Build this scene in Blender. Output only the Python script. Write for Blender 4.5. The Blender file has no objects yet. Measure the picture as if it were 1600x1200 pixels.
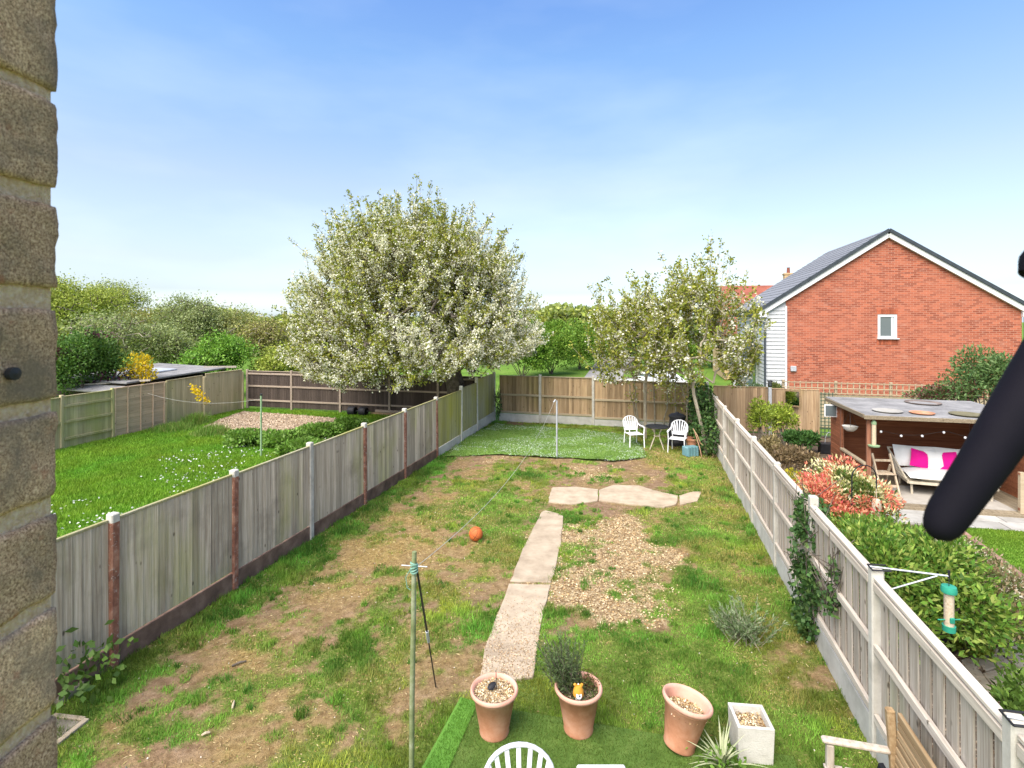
import bpy, bmesh, math, random
import numpy as np
from mathutils import Vector, Matrix, Euler

# ------------------------------------------------------------------ camera, sky, sun, exposure
F, HZ, CH = 830.0, 500.0, 4.05          # focal length in photo pixels, horizon row, eye height (m)
sc = bpy.context.scene
col = sc.collection
cam_d = bpy.data.cameras.new('camera'); cam = bpy.data.objects.new('camera', cam_d); col.objects.link(cam)
cam.location = (0, 0, CH); cam.rotation_euler = (math.radians(90), 0, 0)
cam_d.sensor_width = 36; cam_d.lens = 36 * F / 1600; cam_d.shift_y = -(600 - HZ) / 1600
cam_d.clip_start = 0.02; cam_d.clip_end = 3000
cam_d.dof.use_dof = True; cam_d.dof.focus_distance = 9.0; cam_d.dof.aperture_fstop = 17
sc.camera = cam
SUN_EL, SUN_AZ = math.radians(54), math.radians(-145)   # azimuth clockwise from +Y: behind-left
world = bpy.data.worlds.new('World'); sc.world = world; world.use_nodes = True
wn = world.node_tree; wn.nodes.clear()
sky = wn.nodes.new('ShaderNodeTexSky'); sky.sky_type = 'NISHITA'; sky.sun_disc = False
sky.sun_elevation = SUN_EL; sky.sun_rotation = SUN_AZ; sky.air_density = 1.0; sky.dust_density = 2.2; sky.ozone_density = 2.0
bg = wn.nodes.new('ShaderNodeBackground'); bg.inputs[1].default_value = 0.113
wo = wn.nodes.new('ShaderNodeOutputWorld')
tc = wn.nodes.new('ShaderNodeTexCoord'); sx = wn.nodes.new('ShaderNodeSeparateXYZ'); wn.links.new(tc.outputs['Generated'], sx.inputs[0])
cr = wn.nodes.new('ShaderNodeValToRGB'); wn.links.new(sx.outputs[2], cr.inputs[0])      # sky colour graded by elevation only, painting the horizon pale
stops = [(0.0, (2.0, 2.2, 2.5)), (.05, (.92, .94, 1.06)), (.10, (.90, .82, .82)), (.234, (.97, .86, .80)), (.348, (.87, .90, .88)), (.437, (.76, .90, .98)), (.52, (.66, .83, 1.03)), (1.0, (.65, .80, .98))]
while len(cr.color_ramp.elements) < len(stops): cr.color_ramp.elements.new(.5)
for e_, (p_, c_) in zip(cr.color_ramp.elements, stops): e_.position = p_; e_.color = (*c_, 1)
mp_ = wn.nodes.new('ShaderNodeMapping'); mp_.inputs['Scale'].default_value = (1.0, 1.0, 3.2); wn.links.new(tc.outputs['Generated'], mp_.inputs[0])
nz_ = wn.nodes.new('ShaderNodeTexNoise'); nz_.inputs['Scale'].default_value = 2.2; nz_.inputs['Detail'].default_value = 5; wn.links.new(mp_.outputs[0], nz_.inputs['Vector'])
wr_ = wn.nodes.new('ShaderNodeValToRGB'); wr_.color_ramp.elements[0].position = .45; wr_.color_ramp.elements[0].color = (0, 0, 0, 1); wr_.color_ramp.elements[1].position = .8; wr_.color_ramp.elements[1].color = (.55, .48, .22, 1); wn.links.new(nz_.outputs['Fac'], wr_.inputs[0])
m1_ = wn.nodes.new('ShaderNodeMix'); m1_.data_type = 'RGBA'; m1_.blend_type = 'MULTIPLY'; m1_.inputs[0].default_value = 1; wn.links.new(sky.outputs[0], m1_.inputs[6]); wn.links.new(cr.outputs[0], m1_.inputs[7])
m2_ = wn.nodes.new('ShaderNodeMix'); m2_.data_type = 'RGBA'; m2_.blend_type = 'ADD'; m2_.inputs[0].default_value = 1; wn.links.new(m1_.outputs[2], m2_.inputs[6]); wn.links.new(wr_.outputs[0], m2_.inputs[7])
wn.links.new(m2_.outputs[2], bg.inputs[0]); wn.links.new(bg.outputs[0], wo.inputs[0])
sd = bpy.data.lights.new('sun', 'SUN'); sd.energy = 2.75; sd.angle = math.radians(60); sd.color = (1, 0.885, 0.74)
sun = bpy.data.objects.new('sun', sd); col.objects.link(sun)
sv = Vector((math.sin(SUN_AZ) * math.cos(SUN_EL), math.cos(SUN_AZ) * math.cos(SUN_EL), math.sin(SUN_EL)))
sun.rotation_euler = sv.to_track_quat('Z', 'Y').to_euler(); sun.location = (0, 0, 60)
sc.view_settings.view_transform = 'Standard'; sc.view_settings.look = 'None'
sc.view_settings.exposure = 1.48; sc.view_settings.gamma = 1.0
sc.render.engine = 'CYCLES'
sc.cycles.max_bounces = 6; sc.cycles.diffuse_bounces = 3; sc.cycles.transparent_max_bounces = 8
try: sc.cycles.use_denoising = True
except Exception: pass

# ------------------------------------------------------------------ helpers
RNG = np.random.default_rng(11); random.seed(5)
TH = math.radians(14.1)
GD = np.array([math.sin(TH), math.cos(TH)])      # along the side fences, away from the house
PD = np.array([math.cos(TH), -math.sin(TH)])     # across the gardens, to the right
def G(x, y, z=0.0):                              # surveyed point: photo pixel to a point at height z
    Y = F * (CH - z) / (y - HZ); return Vector(((x - 800) / F * Y, Y, z))
def W(x, y, Y): return Vector(((x - 800) / F * Y, Y, CH - (y - HZ) / F * Y))

def tag(o, label=None, cat=None, group=None, kind=None):
    if label: o['label'] = label
    if cat: o['category'] = cat
    if group: o['group'] = group
    if kind: o['kind'] = kind
    return o
def thing(name, label, cat, loc=(0, 0, 0), rotz=0.0, group=None):
    o = bpy.data.objects.new(name, None); col.objects.link(o); o.empty_display_size = 0.2
    o.location = loc; o.rotation_euler = (0, 0, rotz)
    return tag(o, label, cat, group)
def link(name, me, mat=None, parent=None, loc=None, rot=None, scale=None):
    o = bpy.data.objects.new(name, me); col.objects.link(o)
    if mat is not None and not me.materials: me.materials.append(mat)
    if parent is not None: o.parent = parent
    if loc is not None: o.location = loc
    if rot is not None: o.rotation_euler = rot
    if scale is not None: o.scale = scale
    return o
def copy_tree(o, parent=None):
    c = o.copy(); col.objects.link(c); c.parent = parent
    for ch in o.children: copy_tree(ch, c)
    return c

class MB:
    def __init__(s): s.v = []; s.f = []
    def add(s, vs, fs):
        n = len(s.v); s.v += [tuple(p) for p in vs]; s.f += [tuple(i + n for i in f) for f in fs]; return s
    def box(s, c, d, rot=None, taper=1.0):
        hx, hy, hz = d[0] / 2, d[1] / 2, d[2] / 2
        vs = [Vector((x * hx * (taper if z > 0 else 1), y * hy * (taper if z > 0 else 1), z * hz)) for z in (-1, 1) for y in (-1, 1) for x in (-1, 1)]
        if rot is not None:
            R = rot if isinstance(rot, Matrix) else Euler(rot).to_matrix()
            vs = [R @ v for v in vs]
        c = Vector(c)
        return s.add([v + c for v in vs], [(0, 2, 3, 1), (4, 5, 7, 6), (0, 1, 5, 4), (2, 6, 7, 3), (0, 4, 6, 2), (1, 3, 7, 5)])
    def beam(s, a, b, w, h, up=(0, 0, 1)):
        a, b = Vector(a), Vector(b); d = b - a; x = d.normalized(); z = Vector(up); y = z.cross(x)
        if y.length < 1e-4: y = Vector((0, 1, 0)).cross(x)
        y.normalize(); z = x.cross(y)
        return s.box((a + b) / 2, (d.length, w, h), Matrix((x, y, z)).transposed())
    def tube(s, pts, r, seg=8, caps=True, flat=1.0):
        pts = [Vector(p) for p in pts]; n = len(pts)
        rs = r if isinstance(r, (list, tuple)) else [r] * n
        base = len(s.v); prev = None
        for i, p in enumerate(pts):
            t = (pts[min(i + 1, n - 1)] - pts[max(i - 1, 0)]).normalized()
            if prev is None:
                a = Vector((0, 0, 1)) if abs(t.z) < 0.9 else Vector((1, 0, 0)); u = t.cross(a).normalized()
            else:
                u = (prev - t * prev.dot(t)).normalized()
            prev = u; w = t.cross(u)
            for k in range(seg):
                an = 2 * math.pi * k / seg
                s.v.append(tuple(p + (u * math.cos(an) + w * math.sin(an) * flat) * rs[i]))
        for i in range(n - 1):
            for k in range(seg):
                a0 = base + i * seg + k; a1 = base + i * seg + (k + 1) % seg
                s.f.append((a0, a1, a1 + seg, a0 + seg))
        if caps:
            s.f.append(tuple(base + k for k in range(seg))[::-1]); s.f.append(tuple(base + (n - 1) * seg + k for k in range(seg)))
        return s
    def lathe(s, prof, seg=24, c=(0, 0, 0), M=None):
        base = len(s.v); c = Vector(c)
        for r, z in prof:
            for k in range(seg):
                an = 2 * math.pi * k / seg; p = Vector((r * math.cos(an), r * math.sin(an), z))
                s.v.append(tuple((M @ p if M else p) + c))
        for i in range(len(prof) - 1):
            for k in range(seg):
                a0 = base + i * seg + k; a1 = base + i * seg + (k + 1) % seg
                s.f.append((a0, a1, a1 + seg, a0 + seg))
        return s
    def prism(s, poly, z0, z1):
        n = len(poly); vs = [(p[0], p[1], z0) for p in poly] + [(p[0], p[1], z1) for p in poly]
        fs = [tuple(range(n))[::-1], tuple(range(n, 2 * n))] + [(i, (i + 1) % n, n + (i + 1) % n, n + i) for i in range(n)]
        return s.add(vs, fs)
    def slab(s, poly3, thick):                    # a polygon in space, extruded along its normal
        p = [Vector(q) for q in poly3]; nrm = (p[1] - p[0]).cross(p[2] - p[0]).normalized() * thick
        n = len(p)
        return s.add(p + [q + nrm for q in p], [tuple(range(n))[::-1], tuple(range(n, 2 * n))] + [(i, (i + 1) % n, n + (i + 1) % n, n + i) for i in range(n)])
    def mesh(s, name, bevel=0.0, smooth=False, seg=1):
        me = bpy.data.meshes.new(name); me.from_pydata(s.v, [], s.f)
        bm = bmesh.new(); bm.from_mesh(me); bmesh.ops.recalc_face_normals(bm, faces=bm.faces)
        if bevel > 0:
            es = [e for e in bm.edges if len(e.link_faces) == 2 and e.calc_face_angle(0) > 0.6]
            bmesh.ops.bevel(bm, geom=es, offset=bevel, segments=seg, affect='EDGES', clamp_overlap=True)
        bm.to_mesh(me); bm.free()
        if smooth:
            me.polygons.foreach_set('use_smooth', [True] * len(me.polygons))
            try: me.set_sharp_from_angle(angle=math.radians(50))
            except Exception: pass
        return me
    def build(s, name, mat, parent=None, bevel=0.0, smooth=False, loc=None, rot=None, seg=1):
        return link(name, s.mesh(name, bevel, smooth, seg), mat, parent, loc, rot)

def np_mesh(name, V, faces_n, colr=None):
    """V (n*k,3), k verts per face, faces consecutive; colr per face"""
    k = faces_n; n = len(V) // k
    me = bpy.data.meshes.new(name)
    me.vertices.add(len(V)); me.vertices.foreach_set('co', np.ascontiguousarray(V, dtype=np.float32).ravel())
    me.loops.add(n * k); me.loops.foreach_set('vertex_index', np.arange(n * k, dtype=np.int32))
    me.polygons.add(n); me.polygons.foreach_set('loop_start', np.arange(0, n * k, k, dtype=np.int32))
    try: me.polygons.foreach_set('loop_total', np.full(n, k, dtype=np.int32))
    except Exception: pass
    if colr is not None:
        at = me.attributes.new('Col', 'FLOAT_COLOR', 'POINT')
        c = np.ones((n, 4), dtype=np.float32); c[:, :3] = colr
        at.data.foreach_set('color', np.repeat(c, k, axis=0).ravel())
    me.update(calc_edges=True); me.validate()
    return me
def unit(a): return a / np.maximum(np.linalg.norm(a, axis=-1, keepdims=True), 1e-9)
def rdir(n): return unit(RNG.normal(size=(n, 3)))
def leaf_mesh(name, C, D, L, Wd, colr, fold=0.15):
    n = len(C); D = unit(D); S = unit(np.cross(D, rdir(n))); N = np.cross(D, S)
    L = np.broadcast_to(L, (n,))[:, None]; Wd = np.broadcast_to(Wd, (n,))[:, None]
    V = np.stack([C, C + D * L * .5 + S * Wd * .5 + N * Wd * fold, C + D * L, C + D * L * .5 - S * Wd * .5 + N * Wd * fold], 1).reshape(-1, 3)
    return np_mesh(name, V, 4, colr)
def blade_mesh(name, P, H, Wd, colr, lean=0.5):
    n = len(P); a = RNG.uniform(0, 2 * np.pi, n); b = RNG.uniform(0, 2 * np.pi, n)
    S = np.stack([np.cos(a), np.sin(a), np.zeros(n)], 1) * (Wd / 2)[:, None]
    ln = RNG.uniform(.1, 1, n) * lean * H
    T = P + np.stack([np.cos(b) * ln, np.sin(b) * ln, H], 1)
    return np_mesh(name, np.stack([P - S, P + S, T], 1).reshape(-1, 3), 3, colr)
def edge_tubes(name, P0, P1, R0, R1, k=5):
    n = len(P0); D = unit(P1 - P0); A = np.where(np.abs(D[:, 2:3]) < .9, [[0, 0, 1.]], [[1., 0, 0]])
    U = unit(np.cross(D, A)); Wv = np.cross(D, U); an = np.arange(k + 1) * 2 * np.pi / k
    ring = U[:, None, :] * np.cos(an)[None, :, None] + Wv[:, None, :] * np.sin(an)[None, :, None]
    A0 = P0[:, None] + ring * R0[:, None, None]; A1 = P1[:, None] + ring * R1[:, None, None]
    V = np.stack([A0[:, :-1], A0[:, 1:], A1[:, 1:], A1[:, :-1]], 2).reshape(-1, 3)
    return np_mesh(name, V, 4)
def mixcol(cols, n, jit=.18):
    cols = np.array(cols, float); i = RNG.integers(0, len(cols), n); j = RNG.integers(0, len(cols), n); t = RNG.random((n, 1))
    return np.clip((cols[i] * t + cols[j] * (1 - t)) * (1 + RNG.normal(0, jit, (n, 1))), .004, .95)
_tab = np.random.default_rng(3).random((256, 256))
def vnoise(x, y):
    x = np.asarray(x, float); y = np.asarray(y, float)
    xi = np.floor(x).astype(int); yi = np.floor(y).astype(int); fx = x - xi; fy = y - yi
    fx = fx * fx * (3 - 2 * fx); fy = fy * fy * (3 - 2 * fy); t = lambda a, b: _tab[a & 255, b & 255]
    return (t(xi, yi) * (1 - fx) + t(xi + 1, yi) * fx) * (1 - fy) + (t(xi, yi + 1) * (1 - fx) + t(xi + 1, yi + 1) * fx) * fy
def fbm(x, y, s=1.0, o=4, seed=0):
    r = 0; a = .5; x = np.asarray(x) * s + seed * 17.3; y = np.asarray(y) * s + seed * 9.1
    for _ in range(o): r = r + a * vnoise(x, y); x = x * 2.03; y = y * 2.03; a *= .5
    return r / .9375
def sst(a, b, x): t = np.clip((x - a) / (b - a), 0, 1); return t * t * (3 - 2 * t)
def in_poly(X, Y, poly):
    ins = np.zeros(np.shape(X), bool); n = len(poly)
    for i in range(n):
        x0, y0 = poly[i][0], poly[i][1]; x1, y1 = poly[(i + 1) % n][0], poly[(i + 1) % n][1]
        c = ((y0 > Y) != (y1 > Y)) & (X < (x1 - x0) * (Y - y0) / (y1 - y0 + 1e-12) + x0); ins ^= c
    return ins

# ------------------------------------------------------------------ materials
class NT:
    def __init__(s, name):
        s.m = bpy.data.materials.new(name); s.m.use_nodes = True; s.t = s.m.node_tree; s.t.nodes.clear()
        s.out = s.n('ShaderNodeOutputMaterial')
    def n(s, typ, **kw):
        nd = s.t.nodes.new(typ)
        for k, v in kw.items(): setattr(nd, k, v)
        return nd
    def l(s, a, b): s.t.links.new(a, b)
    def noise(s, vec, scale, detail=5, rough=.6):
        nd = s.n('ShaderNodeTexNoise'); nd.inputs['Scale'].default_value = scale; nd.inputs['Detail'].default_value = detail; nd.inputs['Roughness'].default_value = rough
        if vec is not None: s.l(vec, nd.inputs['Vector'])
        return nd.outputs['Fac']
    def ramp(s, fac, stops):
        nd = s.n('ShaderNodeValToRGB'); e = nd.color_ramp.elements
        while len(e) < len(stops): e.new(.5)
        for i, (p, c) in enumerate(stops): e[i].position = p; e[i].color = (*c, 1) if len(c) == 3 else c
        s.l(fac, nd.inputs[0]); return nd.outputs[0]
    def mix(s, fac, a, b, blend='MIX'):
        nd = s.n('ShaderNodeMix', data_type='RGBA', blend_type=blend)
        for sock, v in ((nd.inputs[0], fac), (nd.inputs[6], a), (nd.inputs[7], b)):
            if isinstance(v, (int, float)): sock.default_value = v
            elif isinstance(v, tuple): sock.default_value = (*v, 1)
            else: s.l(v, sock)
        return nd.outputs[2]
    def math(s, op, a, b=0.0):
        nd = s.n('ShaderNodeMath', operation=op)
        for sock, v in ((nd.inputs[0], a), (nd.inputs[1], b)):
            if isinstance(v, (int, float)): sock.default_value = v
            else: s.l(v, sock)
        return nd.outputs[0]
    def coords(s, kind='Object', scale=None):
        if kind == 'World': v = s.n('ShaderNodeNewGeometry').outputs['Position']
        else: v = s.n('ShaderNodeTexCoord').outputs[kind]
        if scale:
            mp = s.n('ShaderNodeMapping'); mp.inputs['Scale'].default_value = scale; s.l(v, mp.inputs[0]); v = mp.outputs[0]
        return v
    def done(s, colr, rough=.8, bump=None, bstr=.3, spec=.3, metal=0.0, bdist=.01):
        p = s.n('ShaderNodeBsdfPrincipled')
        if isinstance(colr, tuple): p.inputs['Base Color'].default_value = (*colr, 1)
        else: s.l(colr, p.inputs['Base Color'])
        if isinstance(rough, (int, float)): p.inputs['Roughness'].default_value = rough
        else: s.l(rough, p.inputs['Roughness'])
        p.inputs['Specular IOR Level'].default_value = spec; p.inputs['Metallic'].default_value = metal
        if bump is not None:
            b = s.n('ShaderNodeBump'); b.inputs['Strength'].default_value = bstr; b.inputs['Distance'].default_value = bdist
            s.l(bump, b.inputs['Height']); s.l(b.outputs[0], p.inputs['Normal'])
        s.l(p.outputs[0], s.out.inputs[0]); s.p = p
        return s.m
def spread(cols): n = len(cols); return [(0.28 + .44 * i / max(n - 1, 1), c) for i, c in enumerate(cols)]
def rnd_mul(t, c, amt):
    oi = t.n('ShaderNodeObjectInfo').outputs['Random']
    v = t.math('ADD', t.math('MULTIPLY', oi, 2 * amt), 1 - amt)
    cb = t.n('ShaderNodeCombineColor')
    for i in range(3): t.l(v, cb.inputs[i])
    return t.mix(1.0, c, cb.outputs[0], 'MULTIPLY')
def plain(name, cols, scale=6, rough=.8, bump=.25, bscale=60, rnd=0.0, coords='Object', spec=.2, metal=0.0):
    t = NT(name); v = t.coords(coords); c = t.ramp(t.noise(v, scale, 7, .65), spread(cols))
    if rnd: c = rnd_mul(t, c, rnd)
    return t.done(c, rough, t.noise(v, bscale, 4), bump, spec, metal)
def wood(name, cols, grain=(38, 38, 1.6), rnd=.16, algae=None, stain=None, rough=.85, knots=True, bump=.35, axis=None):
    t = NT(name); v = t.coords('Object', grain)
    oi = t.n('ShaderNodeObjectInfo').outputs['Random']
    va = t.n('ShaderNodeVectorMath', operation='ADD'); t.l(v, va.inputs[0]); cx = t.n('ShaderNodeCombineXYZ'); t.l(t.math('MULTIPLY', oi, 91.0), cx.inputs[0]); t.l(t.math('MULTIPLY', oi, 37.0), cx.inputs[2]); t.l(cx.outputs[0], va.inputs[1])
    g = t.noise(va.outputs[0], 1.0, 6, .7); c = t.ramp(g, spread(cols))
    wp = t.coords('World')
    if stain: c = t.mix(t.ramp(t.noise(wp, stain[1], 5), [(stain[2], (0, 0, 0)), (stain[3], (1, 1, 1))]), c, stain[0])
    if algae: c = t.mix(t.ramp(t.noise(t.coords('World', (1, 1, .35)), algae[1], 5), [(algae[2], (0, 0, 0)), (algae[3], (1, 1, 1))]), c, algae[0])
    if knots:
        vo = t.n('ShaderNodeTexVoronoi'); vo.inputs['Scale'].default_value = 3.0; t.l(t.coords('World', (2.0, 2.0, 1.0)), vo.inputs['Vector'])
        c = t.mix(t.ramp(vo.outputs['Distance'], [(0.05, (.75, .75, .75)), (.11, (0, 0, 0))]), c, (.05, .035, .02))
    if rnd: c = rnd_mul(t, c, rnd)
    return t.done(c, rough, g, bump, .2, bdist=.004)
def leafmat(name, transl=.3, rough=.55, spec=.25):
    t = NT(name); a = t.n('ShaderNodeAttribute', attribute_name='Col'); p = t.n('ShaderNodeBsdfPrincipled')
    p.inputs['Roughness'].default_value = rough; p.inputs['Specular IOR Level'].default_value = spec; t.l(a.outputs['Color'], p.inputs['Base Color'])
    tr = t.n('ShaderNodeBsdfTranslucent'); t.l(t.mix(1.0, a.outputs['Color'], (1.0, 1.0, .55), 'MULTIPLY'), tr.inputs[0])
    mx = t.n('ShaderNodeMixShader'); mx.inputs[0].default_value = transl; t.l(p.outputs[0], mx.inputs[1]); t.l(tr.outputs[0], mx.inputs[2]); t.l(mx.outputs[0], t.out.inputs[0])
    return t.m

m_leaf = leafmat('leaf'); m_petal = leafmat('petal', .35, .7, .1); m_blade = leafmat('grass_blade', .35, .6, .2); m_chip = leafmat('chips', 0.0, .9, .1)
m_bark = plain('bark', [(.05, .04, .032), (.11, .09, .07), (.19, .16, .13)], 9, .95, .6, 30)
m_palebark = plain('pale_bark', [(.18, .15, .11), (.30, .26, .19), (.42, .37, .28)], 7, .9, .4, 40)
m_twig = plain('grey_twig', [(.20, .17, .13), (.33, .29, .22)], 5, .95, .2)
m_concrete = plain('concrete_post', [(.36, .335, .285), (.49, .46, .40), (.59, .56, .49)], 5, .9, .3, 90, .08, 'World')
m_concboard = plain('concrete_board', [(.38, .36, .32), (.50, .48, .43), (.60, .58, .53)], 3, .9, .3, 70, .08, 'World')
m_wood_left = wood('weathered_fence_face', [(.27, .205, .145), (.48, .395, .295), (.67, .575, .455)], rnd=.26, algae=((.39, .38, .12), .9, .48, .74), stain=((.21, .17, .13), 1.3, .54, .82))
m_wood_left_far = wood('greened_fence_face', [(.22, .19, .12), (.33, .30, .19), (.45, .42, .30)], rnd=.16, algae=((.31, .29, .07), 1.1, .40, .68))
m_wood_right = wood('silvered_fence', [(.22, .18, .14), (.40, .345, .285), (.55, .495, .425)], rnd=.16, algae=((.33, .34, .17), 1.0, .56, .85))
m_rail_right = wood('silvered_rail', [(.36, .30, .24), (.51, .445, .365), (.62, .56, .48)], grain=(1.6, 38, 38), rnd=.1)
m_wood_back = wood('brown_fence', [(.20, .125, .07), (.36, .245, .14), (.50, .375, .235)], rnd=.3, algae=((.26, .22, .07), .8, .52, .8))
m_rail_back = wood('brown_rail', [(.32, .25, .16), (.46, .38, .26)], grain=(1.6, 38, 38), rnd=.1)
m_wood_dark = wood('dark_fence', [(.034, .026, .021), (.062, .047, .038), (.105, .082, .068)], rnd=.25)
m_rail_dark = wood('dark_fence_rail', [(.24, .19, .145), (.37, .30, .235)], grain=(1.6, 38, 38), rnd=.1)
m_wood_neigh = wood('green_tinged_fence', [(.32, .255, .14), (.47, .395, .235), (.60, .52, .345)], rnd=.16, algae=((.30, .31, .09), .9, .45, .75))
m_lap = wood('lap_panel_wood', [(.40, .275, .175), (.56, .405, .275), (.66, .50, .365)], grain=(1.6, 38, 38), rnd=.14)
m_redpaint = None
def painted_post():
    t = NT('painted_post'); v = t.coords('World'); z = t.n('ShaderNodeSeparateXYZ'); t.l(t.coords('Object'), z.inputs[0])
    conc = t.ramp(t.noise(v, 5, 6), spread([(.42, .39, .34), (.58, .55, .48)]))
    red = t.ramp(t.noise(v, 9, 6), spread([(.14, .055, .036), (.26, .11, .07), (.40, .21, .14)]))
    f = t.ramp(t.noise(v, 22, 6, .7), [(.26, (.0, .0, .0)), (.44, (1, 1, 1))]); top = t.math('LESS_THAN', z.outputs[2], 1.70)
    f2 = t.math('MULTIPLY', f, top)
    return t.done(t.mix(f2, conc, red), .85, t.noise(v, 60), .3)
m_redpost = painted_post()
m_redboard = plain('stained_gravel_board', [(.085, .055, .04), (.17, .105, .075), (.29, .19, .135)], 3, .9, .3, 60, .1, 'World')
m_white = plain('white_plastic', [(.74, .74, .75), (.82, .82, .83)], 3, .35, .04, 30, spec=.5)
m_upvc = plain('white_board', [(.44, .45, .455), (.50, .51, .515)], 3, .5, .05)
m_black = plain('black_plastic', [(.012, .012, .014), (.03, .03, .033)], 4, .5, .1)
m_darkmetal = plain('dark_metal', [(.02, .02, .02), (.05, .05, .05)], 8, .45, .1, metal=.3)
m_galv = plain('galvanised_steel', [(.38, .40, .42), (.55, .57, .60)], 9, .5, .1, metal=.3)
m_mosspole = plain('mossy_pole', [(.10, .13, .05), (.20, .23, .11), (.35, .36, .26)], 6, .7, .2, 50, coords='World')
m_greenpole = plain('green_pole', [(.16, .26, .13), (.30, .42, .24)], 6, .7, .2)
m_cordgreen = plain('green_cord', [(.12, .26, .19), (.28, .45, .36)], 30, .8, .3)
m_cord = plain('pale_cord', [(.36, .37, .33), (.46, .46, .42)], 8, .7, .0)
m_terra = plain('terracotta', [(.30, .13, .065), (.46, .215, .12), (.58, .33, .22)], 4, .75, .15, 90, coords='World')
m_terra_rim = plain('terracotta_rim', [(.60, .30, .21), (.71, .42, .32)], 6, .7, .15, 90, coords='World')
m_orange = plain('orange_rubber', [(.45, .105, .03), (.60, .17, .05)], 6, .6, .3, 200)
m_slab = plain('path_concrete', [(.27, .21, .145), (.39, .315, .225), (.48, .40, .295)], 3.0, .95, .5, 120, .06, 'World')
m_paving = plain('pale_paving', [(.25, .235, .205), (.35, .335, .30), (.43, .415, .375)], 2.2, .9, .3, 60, .12, 'World')
m_pathslab = plain('cream_path', [(.34, .285, .20), (.44, .375, .28), (.50, .435, .335)], 2.2, .9, .3, 60, .1, 'World')
m_crazy = plain('mossy_paving', [(.16, .14, .10), (.27, .235, .18), (.36, .32, .25)], 2.5, .9, .4, 60, .15, 'World')
m_edgebrick = plain('edging_brick', [(.20, .12, .09), (.32, .20, .15)], 5, .9, .3, 60, .2, 'World')
m_turf = plain('artificial_turf', [(.065, .12, .018), (.10, .175, .03), (.15, .22, .05)], 5, .8, .9, 240, coords='World')
m_turfedge = plain('artificial_turf_lit', [(.10, .25, .03), (.15, .32, .05)], 5, .8, .9, 240, coords='World')  # brighter copy of the turf: how its pile catches light is painted in
m_shed = wood('red_brown_boards', [(.16, .055, .026), (.26, .095, .045), (.34, .14, .07)], grain=(1.6, 38, 38), rnd=.15, knots=False)
m_shedv = wood('red_brown_uprights', [(.14, .06, .035), (.24, .105, .06), (.32, .16, .10)], rnd=.15, knots=False)
m_felt = plain('roof_felt', [(.15, .148, .145), (.23, .225, .22), (.32, .31, .30)], 2.2, .95, .4, 150, coords='World', spec=.02)
m_deck = wood('deck_boards', [(.13, .10, .065), (.22, .175, .115), (.31, .26, .18)], grain=(38, 1.6, 38), rnd=.2)
m_teak = wood('pale_garden_timber', [(.30, .22, .14), (.43, .34, .235), (.54, .45, .33)], grain=(20, 20, 5), rnd=.12, knots=False)
m_bench = wood('orange_bench_slats', [(.20, .125, .06), (.33, .225, .12), (.44, .33, .20)], grain=(1.6, 30, 30), rnd=.15, knots=False)
m_benchgrey = wood('grey_bench_timber', [(.27, .225, .175), (.42, .365, .295), (.52, .46, .39)], grain=(20, 20, 6), rnd=.1, knots=False)
m_cushion = plain('white_cushion', [(.66, .65, .62), (.76, .75, .72)], 5, .9, .15, 60)
m_magenta = plain('magenta_cushion', [(.62, .006, .20), (.74, .012, .27)], 6, .85, .15, 120)
m_cane = plain('cane', [(.42, .36, .26), (.56, .50, .39)], 8, .8, .3)
m_planter = plain('stone_planter', [(.44, .41, .35), (.58, .55, .49), (.66, .63, .57)], 7, .9, .5, 70, coords='World')
m_teal = plain('teal_plastic', [(.10, .22, .25), (.17, .31, .34)], 5, .6, .05)
m_ivydark = m_leaf

def brick_mat():
    t = NT('gable_brick'); v = t.coords('Object'); sp = t.n('ShaderNodeSeparateXYZ'); t.l(v, sp.inputs[0])
    cb = t.n('ShaderNodeCombineXYZ'); t.l(sp.outputs[0], cb.inputs[0]); t.l(sp.outputs[2], cb.inputs[1])
    b = t.n('ShaderNodeTexBrick'); t.l(cb.outputs[0], b.inputs['Vector'])
    b.inputs['Scale'].default_value = 1.0; b.inputs['Brick Width'].default_value = .225; b.inputs['Row Height'].default_value = .075
    b.inputs['Mortar Size'].default_value = .006; b.inputs['Mortar Smooth'].default_value = .2; b.inputs['Bias'].default_value = -.1
    b.inputs['Color1'].default_value = (.21, .05, .028, 1); b.inputs['Color2'].default_value = (.45, .13, .068, 1); b.inputs['Mortar'].default_value = (.42, .26, .19, 1)
    c = t.mix(t.ramp(t.noise(v, .7, 5), [(.38, (0, 0, 0)), (.7, (.45, .45, .45))]), b.outputs['Color'], (.43, .15, .09))
    c = t.mix(t.ramp(t.noise(t.coords('Object', (1, 1, 3.0)), 1.6, 5), [(.56, (0, 0, 0)), (.80, (.5, .5, .5))]), c, (.48, .28, .21))
    return t.done(c, .9, b.outputs['Fac'], -.4, .2)
m_gable = brick_mat()
m_soldier = plain('soldier_brick', [(.26, .06, .03), (.40, .12, .06)], 5, .9, .2, 60, .3)
m_slate = plain('grey_tiles', [(.16, .165, .18), (.22, .225, .24)], 4, .7, .2, 50, .06)
m_redtile = plain('red_tiles', [(.20, .062, .042), (.30, .105, .07)], 1.5, .85, .2, 30, .12, 'World')
m_tanbrick = plain('tan_brick', [(.42, .29, .15), (.55, .40, .23)], 4, .9, .3, 30)
m_barge = plain('white_paint', [(.62, .62, .62), (.70, .70, .69)], 2, .5, .05)
m_verge = plain('dark_verge', [(.03, .038, .045), (.055, .065, .075)], 4, .6, .1)
def glass_mat(name, c=(.02, .03, .035), rough=.05):
    t = NT(name); return t.done(c, rough, spec=.8)
m_glass = glass_mat('dark_glass', (.10, .125, .13), .08)
m_mirror = (lambda t: t.done((.75, .8, .75), .02, metal=1.0))(NT('mirror_glass'))
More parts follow.
